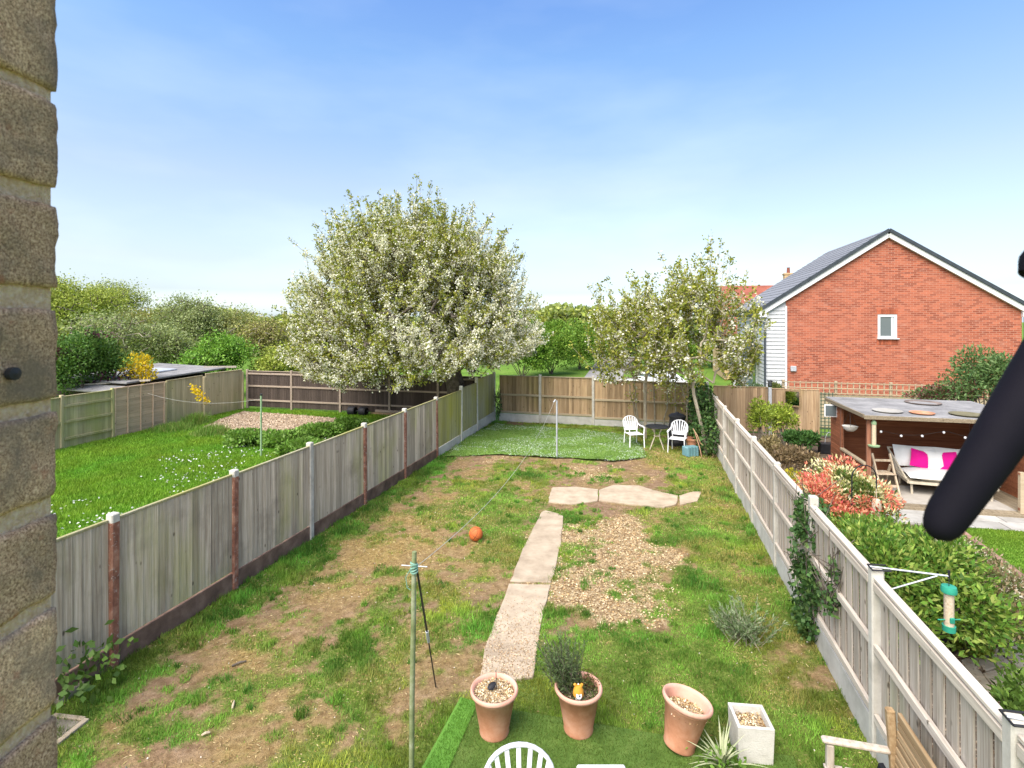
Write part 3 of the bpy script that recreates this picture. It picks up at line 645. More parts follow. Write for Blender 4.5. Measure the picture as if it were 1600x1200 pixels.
lawn_blades([tuple(LF0 + LD * .5), tuple(BL), tuple(FLc), tuple(FLc - GD * 13), (-11, 8.2)], 1700, .07, .02, [(.17, .34, .03), (.22, .40, .045), (.13, .28, .025)], 'lawn_grass', 'bright green lawn of the garden beyond the left fence', lz, grav_poly)
# daisies
n = 900; cx = RNG.uniform(0, 1, (26, 2)); Ys = 9.5 + 8.5 * cx[:, 1]; Xs = left_x(Ys) - .6 - cx[:, 0] * 6.5
i = RNG.integers(0, 26, n); X = Xs[i] + RNG.normal(0, .35, n); Y = Ys[i] + RNG.normal(0, .35, n); k = X < left_x(Y) - .2; X, Y = X[k], Y[k]; n = len(X)
o = link('daisies', leaf_mesh('daisies', np.stack([X, Y, RNG.uniform(.07, .1, n)], 1), rdir(n) * [1, 1, .1], .05, .045, mixcol([(.8, .8, .78), (.75, .76, .7)], n, .04), 0), m_petal)
tag(o, 'white daisies scattered in the left neighbouring lawn', 'daisies', kind='stuff')

# ------------------------------------------------------------------ plants
def blob_points(n, c, r, nblob, seed, shell=.75, flat=0.0):
    rg = np.random.default_rng(seed); c = np.array(c); r = np.array(r)
    bd = unit(rg.normal(size=(nblob, 3))); bd[:, 2] = np.where(bd[:, 2] < -.3, -bd[:, 2], bd[:, 2]); rad = rg.uniform(.35, .8, (nblob, 1))
    bc = c + bd * rad * r; br = r.mean() * rg.uniform(.28, .46, nblob)
    i = rg.integers(0, nblob, n); d = unit(rg.normal(size=(n, 3))); q = np.where(rg.random(n) < shell, rg.uniform(.8, 1.08, n), rg.uniform(.2, .9, n))
    P = bc[i] + d * (br[i] * q)[:, None] * np.clip(r / r.mean(), .6, 1.6); return P, d, bc
def shrub(name, label, c, r, n, ls, cols, seed, nblob=22, stem=None, group=None, wfac=.5, up=.4, mat=None, zmin=.03, cat='shrub', extra=None, clip=None, nstem=9):
    base = np.array([c[0], c[1], 0.0]); root = thing(name, label, cat, tuple(base), 0, group)
    P, d, bc = blob_points(n, c, r, nblob, seed); k = P[:, 2] > zmin
    if clip is not None: k &= clip(P)
    P, d = P[k], d[k]; n = len(P)
    D = unit(d + rdir(n) * .9 + np.array([0, 0, up])); cl = mixcol(cols, n)
    if extra is not None: cl = extra(P, d, cl)
    link('foliage', leaf_mesh('foliage', P - base, D, ls * RNG.uniform(.6, 1.35, n), ls * wfac * RNG.uniform(.7, 1.2, n), cl), mat or m_leaf, root)
    bc = bc[:nstem]; q = np.repeat(base[None], len(bc), 0) + RNG.normal(0, .08, (len(bc), 3)) * [1, 1, 0]; mid = q + (bc - q) * .5 + RNG.normal(0, .06, q.shape)
    link('stem', edge_tubes('stem', np.concatenate([q, mid]) - base, np.concatenate([mid, bc]) - base, np.concatenate([np.full(len(q), .03), np.full(len(q), .02)]), np.concatenate([np.full(len(q), .02), np.full(len(q), .008)])), stem or m_bark, root)
    return root
def grow(trunk, targets, seg=.45, wob=.06, seed=0, pen=.25, min_start=2):
    rg = np.random.default_rng(seed); N = len(trunk); cap = N + len(targets) * 14
    P = np.zeros((cap, 3)); P[:N] = trunk; par = np.full(cap, -1); par[1:N] = np.arange(N - 1); plen = np.zeros(cap); tip = []
    for i in range(1, N): plen[i] = plen[i - 1] + np.linalg.norm(P[i] - P[i - 1])
    order = np.argsort(np.linalg.norm(targets - P[N - 1], axis=1))
    for t in order:
        T = targets[t]; dd = np.linalg.norm(P[min_start:N] - T, axis=1); j = min_start + int(np.argmin(dd + pen * plen[min_start:N] * .35 + np.where(P[min_start:N, 2] > T[2] + .5, .8, 0)))
        d = np.linalg.norm(P[j] - T); k = max(1, min(13, int(np.ceil(d / seg)))); pd = unit(P[j] - P[par[j]]) if par[j] >= 0 else np.array([0, 0, 1.])
        ctrl = P[j] + pd * d * .35 + np.array([0, 0, .08 * d]); prev = j; src = P[j].copy()
        for q in range(1, k + 1):
            s = q / k; p = (1 - s) ** 2 * src + 2 * s * (1 - s) * ctrl + s * s * T
            if q < k: p = p + rg.normal(0, wob, 3)
            P[N] = p; par[N] = prev; plen[N] = plen[prev] + np.linalg.norm(p - P[prev]); prev = N; N += 1
        tip.append(prev)
    P, par = P[:N], par[:N]; cnt = np.zeros(N)
    for t in tip: cnt[t] += 1
    for i in range(N - 1, 0, -1): cnt[par[i]] += cnt[i]
    return P, par, np.maximum(cnt, 1), np.array(tip)
def branch_mesh(name, P, par, cnt, rtrunk, rtip, base, k=5):
    r = rtip + (rtrunk - rtip) * (cnt / cnt.max()) ** .55; i = np.arange(1, len(P)); i = i[par[i] >= 0]
    return edge_tubes(name, P[par[i]] - base, P[i] - base, np.minimum(r[par[i]], r[i] * 1.5), r[i], k)
def tree(name, label, base, height, crown_c, crown_r, ntar, nleaf, ls, cols, seed, rtrunk=.16, group=None, bark=None, nblob=16, lean=(0, 0), bare=0.0, zmin=.4, trunk_top=.35):
    base = np.array([base[0], base[1], 0.0]); root = thing(name, label, 'tree', tuple(base), 0, group)
    top = np.array([base[0] + lean[0], base[1] + lean[1], crown_c[2] - crown_r[2] * trunk_top]); tk = [base + (top - base) * s + RNG.normal(0, .05, 3) * (s > 0) for s in np.linspace(0, 1, 5)]
    T, d, bc = blob_points(ntar, crown_c, crown_r, nblob, seed, .8); T = T[T[:, 2] > zmin]
    P, par, cnt, tip = grow(np.array(tk), T, .5, .07, seed)
    link('trunk', branch_mesh('trunk', P, par, cnt, rtrunk, .012, base, 4), bark or m_bark, root)
    if nleaf:
        n = int(nleaf * (1 - bare)); i = RNG.integers(0, len(T), n); C = T[i] + RNG.normal(0, .28, (n, 3)) * min(1.6, max(.5, np.mean(crown_r) / 2.2))
        C[:, 2] = np.maximum(C[:, 2], .15)
        link('crown', leaf_mesh('crown', C - base, unit(rdir(n) + [0, 0, .35]), ls * RNG.uniform(.6, 1.4, n), ls * .6 * RNG.uniform(.7, 1.2, n), mixcol(cols, n, .2)), m_leaf, root)
    return root

def fence_clip(P):                                 # keep low boughs on the tree's own side of the fences
    ok = np.ones(len(P), bool); lx = left_x(P[:, 1]); by = back_y(P[:, 0])
    ok &= ~((P[:, 2] < 2.15) & (P[:, 0] > lx - .15) & (P[:, 1] < by + .3)); ok &= ~((P[:, 2] < 2.0) & (P[:, 1] > by - .15)); return ok
def blossom_tree(name, label, base, trunk_pts, crown_in, ntar, ntwig, seed, rtrunk, twig_len, per, bl_ratio, centre, bark, leafc, blc, upb=.6, clip=None, group=None, csize=.075, min_start=2, stems=None, nspike=60, jit=.035, nper=8):
    rg = np.random.default_rng(seed); base = np.array([base[0], base[1], 0.0]); root = thing(name, label, 'tree', tuple(base), 0, group)
    T = crown_in(rg, ntar, .35, .86); P, par, cnt, tip = grow(np.array(trunk_pts), T, .5, .06, seed, min_start=min_start)
    r = .015 + (rtrunk - .015) * (cnt / cnt.max()) ** .5
    i = np.arange(1, len(P)); i = i[par[i] >= 0]; E0, E1, R0, R1 = P[par[i]], P[i], np.minimum(r[par[i]], r[i] * 1.5), r[i]
    S = np.concatenate([crown_in(rg, ntwig, .42, .86), crown_in(rg, nspike, .84, .92)])
    isp = np.arange(len(S)) >= ntwig
    if clip is not None: k = clip(S); S = S[k]; isp = isp[k]
    # each twig springs from the closest branch node and runs outwards
    nod = P[min_start + 2:]
    j = np.array([int(np.argmin(((nod - s) ** 2).sum(1))) for s in S]); st = nod[j]
    out = unit(S - np.array(centre)); D = unit(out + np.array([0, 0, upb]) + rg.normal(0, .28, S.shape)); Lt = twig_len * rg.uniform(.5, 1.25, len(S)) * np.where(isp, 1.75, 1.0); en = S + D * Lt[:, None]
    if clip is not None: k = clip(en); S, st, en, D, Lt, out = S[k], st[k], en[k], D[k], Lt[k], out[k]
    E0 = np.concatenate([E0, st, S]); E1 = np.concatenate([E1, S, en]); R0 = np.concatenate([R0, np.full(len(S), .012), np.full(len(S), .009)]); R1 = np.concatenate([R1, np.full(len(S), .009), np.full(len(S), .004)])
    link('trunk', edge_tubes('trunk', E0 - base, E1 - base, R0, R1, 5), bark, root)
    # clusters along each twig
    m = len(S); t = rg.random((m, per)) ** .8 * 1.03; C = (S[:, None] + (en - S)[:, None] * t[..., None]).reshape(-1, 3) + rg.normal(0, jit, (m * per, 3))
    # also along the connecting wood
    t2 = rg.random((m, per // 3)); C2 = (st[:, None] + (S - st)[:, None] * t2[..., None]).reshape(-1, 3) + rg.normal(0, .06, (m * (per // 3), 3)); C = np.concatenate([C, C2])
    if clip is not None: C = C[clip(C)]
    prob = bl_ratio(C) if callable(bl_ratio) else np.full(len(C), bl_ratio); isb = rg.random(len(C)) < prob
    B = np.repeat(C[isb], nper, 0); B = B + rg.normal(0, csize * .42, B.shape); nb = len(B)
    link('blossom', leaf_mesh('blossom', B - base, rdir(nb), csize * rg.uniform(.4, .7, nb), csize * rg.uniform(.38, .6, nb), mixcol(blc, nb, .07), .1), m_petal, root)
    Lc = np.repeat(C[~isb], 5, 0); Lc = Lc + rg.normal(0, csize * .4, Lc.shape); nl = len(Lc)
    link('crown', leaf_mesh('crown', Lc - base, unit(rdir(nl) + [0, 0, .3]), csize * .95 * rg.uniform(.6, 1.3, nl), csize * .5 * rg.uniform(.7, 1.2, nl), mixcol(leafc, nl, .2)), m_leaf, root)
    return root
OLIVE = [(.24, .27, .035), (.31, .33, .05), (.18, .23, .03), (.33, .31, .06)]
WHITE = [(.78, .76, .64), (.86, .84, .75), (.66, .65, .48)]
CC = np.array([-3.6, 20.0, 3.1])
def dome(rg, n, lo, hi):
    d = unit(rg.normal(size=(n * 2, 3))); d[:, 2] = np.where(d[:, 2] < -.55, -d[:, 2], d[:, 2]); d = unit(d)[:n]
    r = rg.uniform(lo ** 3, hi ** 3, n) ** (1 / 3); R = np.array([4.75, 4.3, 1.0]); P = CC + d * R * r[:, None]
    lump = 1 + .10 * np.sin(d[:, 0] * 7 + 1) * np.cos(d[:, 1] * 6)
    up = 5.2 * (1 - .06 * d[:, 0]); P[:, 2] = CC[2] + d[:, 2] * r * np.where(d[:, 2] > 0, up, 2.5 - 1.3 * np.clip(d[:, 0], -.3, 1)) * lump
    P[:, 2] = np.maximum(P[:, 2], .75); return P
tb = W(716, 600, 20.0); tb = np.array([tb[0], 20.0, 0])
tk = [tb, tb + [-.03, 0, .8], tb + [-.12, 0, 1.6], tb + [-.35, -.05, 2.4], tb + [-.65, -.1, 3.1], tb + [-.85, -.1, 3.8]]
blossom_tree('cherry_tree', 'large domed cherry tree covered in white blossom', tb, tk, dome, 520, 2300, 21, .36, .62, 12, lambda C: np.clip(.57 - .028 * (C[:, 2] - 3) + 1.3 * (fbm(C[:, 0] + .6 * C[:, 2], C[:, 1] * .5 + C[:, 2], 1.0, 3, 77) - .5), .1, .9), CC + [0, 0, -1.2], m_bark, OLIVE, WHITE, .62, fence_clip, csize=.115, min_start=3, nspike=560, jit=.022)
def crown_fn(c, R, low=.6):
    c = np.array(c); R = np.array(R)
    def f(rg, n, lo, hi):
        d = unit(rg.normal(size=(n, 3))); d[:, 2] = np.where(d[:, 2] < -.75, -d[:, 2], d[:, 2]); r = rg.uniform(lo ** 3, hi ** 3, n) ** (1 / 3)
        P = c + d * R * r[:, None]; P[:, 2] = np.maximum(P[:, 2], low); return P
    return f
def garden_clip(P): return ~((P[:, 2] < 2.1) & (P[:, 1] > back_y(P[:, 0]) - .15)) & ~((P[:, 2] < 1.9) & (P[:, 0] > right_x(P[:, 1]) - .12))
ca = W(1000, 540, 17.6)
stA = np.array([W(1008, 668, 18.2)[0], 18.15, 0])
blossom_tree('cherry_tree', 'slender multi-stemmed cherry growing behind the bistro table', stA, [stA, stA + [0, 0, .6], stA + [-.02, 0, 1.2], stA + [.0, -.05, 1.9], stA + [.05, -.1, 2.5]], crown_fn((ca[0] - .05, 17.6, 2.95), (1.75, 1.5, 1.85)), 80, 105, 31, .05, .66, 12, .26, (ca[0], 17.6, 1.0), m_palebark, OLIVE, WHITE, .8, garden_clip, csize=.125, nspike=60, jit=.03, group='small cherries in the far corner')
cb_ = W(1100, 520, 16.3); stB = np.array([*G(1106, 712)[:2], 0]); stB[0] -= .05
tB = [stB, W(1098, 672, 15.95), W(1090, 640, 16.0), W(1084, 615, 16.1), W(1083, 590, 16.15)]
blossom_tree('cherry_tree', 'taller leaning cherry with a bare pale stem beside the ivy', stB, [np.array(p) for p in tB], crown_fn((W(1098, 520, 16.5)[0], 16.6, 3.35), (1.85, 1.6, 2.1)), 90, 130, 33, .05, .68, 12, .26, (cb_[0], 16.5, 1.0), m_palebark, OLIVE, WHITE, .85, garden_clip, csize=.125, nspike=70, jit=.03, min_start=3, group='small cherries in the far corner')
# further bare stems of the clump
sapl = [((1000, 672), (985, 560)), ((1023, 675), (1020, 560)), ((1036, 670), (1046, 570)), ((1043, 668), (1058, 575)), ((1075, 690), (1072, 560)), ((1090, 690), (1064, 600)), ((996, 668), (978, 590))]
for q, (a_, b_) in enumerate(sapl):
    p0 = G(*a_); p0.y = min(p0.y, back_y(p0.x) - .25); p1 = W(b_[0], b_[1], p0.y - .1)
    rt = thing('cherry_sucker', ['thin pale sapling nearest the left white chair', 'straight pale sapling behind the bistro table', 'slanting sapling just left of the black compost bin', 'thin sapling leaning right above the compost bin', 'upright sapling behind the right white chair', 'kinked sapling beside the leaning cherry stem', 'outermost left sapling leaning towards the blossom tree'][q], 'sapling', tuple(p0), 0, 'saplings by the far fence')
    m = MB(); pts = [(p1 - p0) * s + Vector((random.gauss(0, .03), random.gauss(0, .03), 0)) * (s > 0) for s in np.linspace(0, 1, 7)]
    m.tube(pts, [.030 - .017 * s for s in np.linspace(0, 1, 7)], 6); m.build('trunk', m_palebark, rt, smooth=True)
    n = 60; t = RNG.uniform(.45, 1.05, n); C = np.array([list(pts[-1])]) * t[:, None] + RNG.normal(0, .16, (n, 3))
    link('crown', leaf_mesh('crown', C, rdir(n), .11, .06, mixcol(OLIVE + [(.6, .62, .52)], n)), m_leaf, rt)

# background trees, left
YG = [(.32, .38, .06), (.40, .44, .09), (.24, .30, .055)]; GREY = [(.27, .32, .12), (.35, .39, .18), (.20, .25, .09)]; FRESH = [(.17, .34, .045), (.24, .42, .06), (.12, .25, .035)]; OL2 = [(.31, .31, .085), (.39, .37, .12), (.23, .25, .075)]
bgt = [('tree', 'yellow-green tree nearest the brick pier on the skyline', (112, 470), 34, (3.0, 2.6, 2.4), YG, 1, 0),
       ('tree', 'darker domed tree peaking beside the yellow-green skyline tree', (170, 468), 40, (3.2, 2.6, 2.6), GREY + YG, 2, 0),
       ('tree', 'bare pale-branched tree behind the yellow forsythia', (178, 505), 30, (2.6, 2.2, 2.0), GREY, 3, .72),
       ('tree', 'olive tree sloping down the skyline behind the shed', (225, 505), 38, (3.2, 2.4, 2.2), OL2, 4, .2),
       ('tree', 'tall grey-green tree with pointed top behind the shed', (295, 490), 36, (2.3, 2.2, 2.7), GREY, 5, .1),
       ('tree', 'broad twiggy grey-green tree right of the pointed tree', (350, 505), 38, (3.0, 2.4, 2.2), GREY + OL2, 6, .25),
       ('tree', 'low bright green hawthorn just behind the shed roof', (345, 540), 28, (1.75, 1.6, 1.45), FRESH, 7, 0),
       ('tree', 'brownish twiggy tree next to the large blossom dome', (415, 520), 34, (2.4, 2.0, 2.3), OL2 + [(.2, .15, .08)], 8, .45),
       ('tree', 'grey-green tree low behind the shed', (255, 530), 31, (2.2, 1.8, 1.7), GREY, 9, .1),
       ('tree', 'yellowish small tree behind the dark fence', (430, 560), 29, (1.7, 1.5, 1.5), YG, 10, .1)]
for nm, lab, (px, py), Yd, R, cols, sd_, bare in bgt:
    c = W(px, py, Yd); tree(nm, lab, (c.x, Yd), 0, np.array(c) - [0, 0, .75], np.array(R) * [.95, .95, .80], 260, 12000, .14, cols, sd_ * 7 + 3, .16, 'trees behind the left neighbouring garden', bark=m_twig if bare > .2 else m_bark, bare=bare)
hedge_c = [('hedge_bush', 'fresh green bush right beside the blossom dome', (862, 530), 40, (2.2, 2.0, 2.2), 12), ('hedge_bush', 'rounded bright green bush in the far hedge gap', (905, 528), 44, (2.6, 2.0, 2.2), 13),
           ('hedge_bush', 'bush of the far hedge seen through the small cherries', (960, 530), 47, (3.0, 2.2, 2.2), 14), ('hedge_bush', 'bush of the far hedge behind the blossom dome edge', (815, 530), 37, (2.4, 1.8, 2.0), 15), ('hedge_bush', 'far hedge bush showing left of the red roof', (1040, 532), 49, (3.4, 2.2, 2.3), 16), ('hedge_bush', 'far hedge bush meeting the red roofed house', (1115, 535), 46, (2.4, 2.0, 2.0), 17)]
for nm, lab, (px, py), Yd, R, sd_ in hedge_c:
    c = W(px, py, Yd); shrub(nm, lab, (c.x, Yd, 1.75), (R[0], R[1], 2.35), 17000, .17, [(.14, .28, .03), (.21, .35, .045), (.09, .19, .025), (.26, .36, .06)], sd_, 30, cat='bush', group='bushes of the far hedge', wfac=.6)
# far tree belt that reads as one mass
n = 60000; X = RNG.uniform(-75, 30, n); top = 3.3 + 2.2 * fbm(X, X * 0, .12, 4, 61) + 1.2 * fbm(X, X * 0, .6, 3, 62); Z = top * RNG.random(n) ** .6; Yb = 62 + RNG.normal(0, 2.0, n)
o = link('treeline', leaf_mesh('treeline', np.stack([X, Yb, Z], 1), rdir(n), .55, .42, mixcol(GREY + YG, n)), m_leaf); tag(o, 'far belt of trees along the horizon', 'treeline', kind='stuff')

# ------------------------------------------------------------------ left neighbour: shed, forsythia, shrubs, pole
shd = thing('garden_shed', 'low dark shed with grey felt flat roof beyond the left gardens', 'shed', (*(FLc - GD * 5.2 - PD * 5.6), 0), -TH)
MB().box((3.1, 2.2, .84), (3.4, 4.4, 1.68)).build('wall', m_wood_dark, shd)
MB().slab([(1.3, -.1, 1.80), (5.0, -.1, 1.72), (5.0, 4.6, 1.86), (1.3, 4.6, 1.98)], .07).build('roof', m_felt, shd, bevel=.01)
MB().slab([(1.5, -.85, 1.55), (5.1, -.85, 1.50), (5.1, -.15, 1.60), (1.5, -.15, 1.66)], .05).build('roof', m_felt, shd)
MB().slab([(2.3, 1.9, 1.92), (3.9, 1.9, 1.885), (3.9, 3.1, 1.92), (2.3, 3.1, 1.955)], .05).build('roof_sheet', m_galv, shd)
MB().beam((3.2, -.4, 1.68), (5.3, .6, 1.80), .09, .06).build('plank', m_benchgrey, shd); MB().beam((4.2, 4.2, 1.95), (5.3, 4.9, 1.93), .1, .08).build('plank', m_benchgrey, shd)
def purple(P, d, cl):
    k = (fbm(P[:, 0], P[:, 2], 1.1, 3, 71) > .5) & (P[:, 2] > 1.6) & (RNG.random(len(P)) < .6); cl[k] = mixcol([(.10, .03, .05), (.07, .028, .045)], k.sum()); return cl
c = W(135, 565, 19.5); shrub('lilac_bush', 'dark green bush with purplish sprays behind the far fence', (c.x - .1, c.y, 2.15), (1.5, 1.2, 1.75), 15000, .10, [(.09, .19, .035), (.14, .24, .05), (.06, .13, .03)], 72, 26, cat='bush', extra=purple, wfac=.65)
YEL = [(.72, .52, .02), (.80, .60, .03), (.62, .42, .015)]
c = W(214, 580, 20.2)
shrub('forsythia_bush', 'yellow flowering forsythia above the lap panel', (c.x, c.y, 1.95), (.85, .5, .85), 1100, .10, YEL + [(.3, .3, .05)], 74, 16, cat='bush', stem=m_twig, wfac=.7)
c = W(312, 620, 19.9); fs_ = thing('forsythia_spray', 'arching yellow forsythia spray hanging over the leaning panel', 'branch', tuple((c.x - .0, c.y, 0)))
pts = [Vector((-.75, .5, 1.5)), Vector((-.4, .2, 1.55)), Vector((.0, -.1, 1.3)), Vector((.35, -.15, 1.0))]
MB().tube(pts, [.012, .01, .008, .005], 5).build('stem', m_twig, fs_)
n = 170; t = RNG.uniform(1.1, 3, n); i = t.astype(int).clip(0, 2); Pp = np.array([list(p) for p in pts]); C = Pp[i] + (Pp[i + 1] - Pp[i]) * (t - i)[:, None] + RNG.normal(0, .07, (n, 3))
link('blossom', leaf_mesh('blossom', C, rdir(n), .09, .07, mixcol(YEL, n)), m_petal, fs_)
for q, (px, py, R, lab) in enumerate([(385, 697, (.8, .5, .26), 'low leafy bramble clump at the edge of the gravel'), (440, 699, (.9, .5, .28), 'broad bramble clump beside the green washing pole'), (505, 685, (.9, .45, .28), 'bramble clump against the long side fence'), (470, 712, (.8, .45, .30), 'bramble clump closest to the long side fence'), (548, 674, (.7, .35, .24), 'bramble clump below the hanging blossom')]):
    p = G(px, py); p.x = min(p.x, left_x(p.y) - R[0] * .75)
    shrub('bramble_patch', lab, (p.x, p.y, .2), R, 3200, .11, [(.11, .23, .03), (.17, .31, .05), (.22, .34, .08)], 80 + q, 18, cat='bramble', wfac=.7, group='brambles along the gravel')
for q, (px, py, R, lab) in enumerate([(270, 672, (.9, .5, .28), 'long grass tussock under the lap panel'), (305, 663, (.5, .4, .42), 'dark tussock below the forsythia spray'), (330, 678, (.6, .5, .3), 'pale tussock next to the gravel')]):
    p = G(px, py); root = thing('grass_tussock', lab, 'tussock', (p.x, p.y, 0), 0, 'tussocks along the far fence'); n = 2200
    X = RNG.normal(0, R[0] * .55, n); Y = RNG.normal(0, R[1] * .55, n); H = R[2] * np.exp(-(X / R[0]) ** 2) * RNG.uniform(.5, 1.3, n)
    link('blades', blade_mesh('blades', np.stack([X, Y, np.zeros(n)], 1), H, np.full(n, .022), mixcol([(.09, .23, .03), (.15, .29, .045), (.30, .33, .10)], n), .7), m_blade, root)
p = G(408, 715); wp = thing('washing_pole', 'pale green washing line pole in the left neighbouring garden', 'pole', (p.x, p.y, 0))
zt = CH - (618 - HZ) / F * p.y
MB().tube([(0, 0, -.1), (0, 0, zt)], .028, 8).build('pole', m_greenpole, wp, smooth=True); MB().tube([(0, 0, zt), (0, 0, zt + .05)], .036, 8).build('cap', m_darkmetal, wp)
tgt = Vector((flp[2][0] + 1.0, flp[2][1] + .3, 1.5)) - Vector((p.x, p.y, 0))
ln = [Vector((0, 0, zt - .1)).lerp(tgt, s) - Vector((0, 0, .9 * s * (1 - s))) for s in np.linspace(0, 1, 9)]; MB().tube(ln, .003, 4).build('line', m_cord, wp)
p = G(556, 652); p.y = back_y(p.x) - .35
ro = thing('garden_roller', 'dark cylindrical roller lying at the foot of the dark fence', 'roller', tuple(p), -TH)
Rm = Matrix.Rotation(math.radians(90), 3, 'Y')
for xx in (-.3, .22): MB().lathe([(0, -.16), (.17, -.16), (.19, -.12), (.19, .12), (.17, .16), (0, .16)], 18, (xx, 0, .19), Rm).build('drum', m_black, ro, smooth=True)
MB().beam((-.5, .0, .2), (.5, .0, .2), .05, .05).build('axle', m_darkmetal, ro)
tl = thing('timber_beam', 'old timber beams stacked against the dark fence', 'timber', tuple(p + Vector((1.1, -.1, 0))), -TH)
MB().box((.2, .05, .06), (1.7, .14, .12)).build('beam', m_wood_back, tl, bevel=.01); MB().box((.3, .12, .18), (1.5, .12, .1)).build('beam', m_rail_dark, tl, bevel=.01)

# ------------------------------------------------------------------ brick house with gable
HL = W(1197, 500, 22.9); HW, HE, HR, HD = 9.16, 4.46, 7.50, 7.2
hs = thing('brick_house', 'red brick house gable with small white window and grey roof', 'house', (HL.x, HL.y, 0), -TH)
WB = .78                                            # white boarded return at the front corner
gy = .0
wx0, wx1, wz0, wz1 = HW / 2 - .35, HW / 2 + .35, 3.29, 4.28
gw = MB(); rv_ = .07
gw.add([(WB, 0, -.3), (HW, 0, -.3), (HW, 0, wz0), (WB, 0, wz0)], [(0, 1, 2, 3)]).add([(WB, 0, wz0), (wx0, 0, wz0), (wx0, 0, wz1), (WB, 0, wz1)], [(0, 1, 2, 3)]).add([(wx1, 0, wz0), (HW, 0, wz0), (HW, 0, wz1), (wx1, 0, wz1)], [(0, 1, 2, 3)])
gw.add([(WB, 0, wz1), (HW, 0, wz1), (HW, 0, HE), (HW / 2, 0, HR), (WB, 0, HE + (HR - HE) * WB / (HW / 2))], [(0, 1, 2, 3, 4)])
gw.add([(x, y, z) for y in (0, rv_) for x, z in ((wx0, wz0), (wx1, wz0), (wx1, wz1), (wx0, wz1))], [(0, 1, 5, 4), (1, 2, 6, 5), (2, 3, 7, 6), (3, 0, 4, 7)])
gw.add([(WB, gy, -.3), (HW, gy, -.3), (HW, gy, HE), (HW / 2, gy, HR), (WB, gy, HE + (HR - HE) * WB / (HW / 2)), (WB, HD, -.3), (HW, HD, -.3), (HW, HD, HE), (HW / 2, HD, HR), (WB, HD, HE + (HR - HE) * WB / (HW / 2))],
         [(5, 9, 8, 7, 6), (1, 6, 7, 2), (0, 4, 9, 5)])
me_ = bpy.data.meshes.new('wall'); me_.from_pydata(gw.v, [], gw.f); link('wall', me_, m_gable, hs)
MB().add([(0, .02, -.3), (WB, .02, -.3), (WB, .02, HE + .45), (0, .02, HE), (0, HD, -.3), (0, HD, HE)], [(0, 1, 2, 3), (0, 3, 5, 4)]).build('front_wall', m_upvc, hs)
bd = MB().add([(0, 0, 0), (WB, 0, 0), (WB, .0, .165), (0, .0, .165), (0, -.04, 0), (WB, -.04, 0), (WB, -.006, .165), (0, -.006, .165)], [(4, 5, 6, 7), (0, 4, 7, 3), (0, 1, 5, 4), (1, 2, 6, 5), (2, 3, 7, 6)]).mesh('weatherboard')
bd.materials.append(m_upvc)
nb = int((HE + .3) / .165)
for k in range(nb): link('weatherboard', bd, None, hs, (0, .015, k * .165))
bdf = MB().add([(0, 0, 0), (0, HD, 0), (0, HD, .165), (0, 0, .165), (-.04, 0, 0), (-.04, HD, 0), (-.006, HD, .165), (-.006, 0, .165)], [(4, 7, 6, 5), (0, 3, 7, 4), (0, 4, 5, 1), (1, 5, 6, 2), (2, 6, 7, 3)]).mesh('weatherboard'); bdf.materials.append(m_upvc)
for k in range(nb - 1): link('weatherboard', bdf, None, hs, (-.002, .03, k * .165))
MB().box((WB, -.02, 2.1), (.07, .07, 5.1)).build('corner_trim', m_barge, hs)
sl = (HR - HE) / (HW / 2); OV = .28
rf = MB()
rf.slab([(-OV, -.14, HE - OV * sl + .16), (HW / 2, -.14, HR + .16), (HW / 2, HD, HR + .16), (-OV, HD, HE - OV * sl + .16)], .10)
rf.slab([(HW / 2, -.14, HR + .16), (HW + OV, -.14, HE - OV * sl + .16), (HW + OV, HD, HE - OV * sl + .16), (HW / 2, HD, HR + .16)], .10)
ro_ = rf.build('roof', m_slate, hs)
tr = MB().box((0, HD / 2, 0), (.30, HD + .1, .022), (0, -math.atan(sl) + .05, 0)).mesh('roof_tile'); tr.materials.append(m_slate)
for k in range(19):
    s = (k + .3) / 19; x = -OV + (HW / 2 + OV) * s; link('roof_tile', tr, None, ro_, (x, -.12, HE - OV * sl + .275 + (x + OV) * sl))
rv = MB()
for sx in (0, 1):
    a_ = Vector((-OV if sx == 0 else HW + OV, -.17, HE - OV * sl + .22)); b_ = Vector((HW / 2, -.17, HR + .22)); rv.beam(a_, b_, .10, .13)
rv.build('verge', m_verge, hs)
bg_ = MB()
for sx in (0, 1):
    a_ = Vector((-OV if sx == 0 else HW + OV, -.10, HE - OV * sl + .03)); b_ = Vector((HW / 2, -.10, HR + .03)); bg_.beam(a_, b_, .12, .19)
bg_.build('bargeboard', m_barge, hs)
MB().box((-.16, -.05, HE - .16), (.36, .16, .26)).build('eaves_box', m_barge, hs, bevel=.01)
MB().box((HW + .16, -.05, HE - .16), (.36, .16, .26)).build('eaves_box', m_barge, hs, bevel=.01)
MB().tube([(-OV - .04, -.1, HE - .2), (-OV - .04, HD, HE - .2)], .06, 8).build('gutter', m_verge, hs)
MB().tube([(-OV - .02, .1, HE - .24), (-OV + .05, .0, HE - .42), (-.06, -.08, HE - .6), (-.06, -.08, 0)], .042, 8).build('downpipe', m_verge, hs, smooth=True)
MB().tube([(HW + .06, -.08, HE - .3), (HW + .06, -.08, 0)], .042, 8).build('downpipe', m_verge, hs, smooth=True)
wf = MB(); fw = .10
for c_, d_ in (((HW / 2, -.012, wz0 + fw / 2), (.70, .06, fw)), ((HW / 2, -.012, wz1 - fw / 2), (.70, .06, fw)), ((wx0 + fw / 2, -.012, (wz0 + wz1) / 2), (fw, .06, wz1 - wz0 - 2 * fw)), ((wx1 - fw / 2, -.012, (wz0 + wz1) / 2), (fw, .06, wz1 - wz0 - 2 * fw))): wf.box(c_, d_)
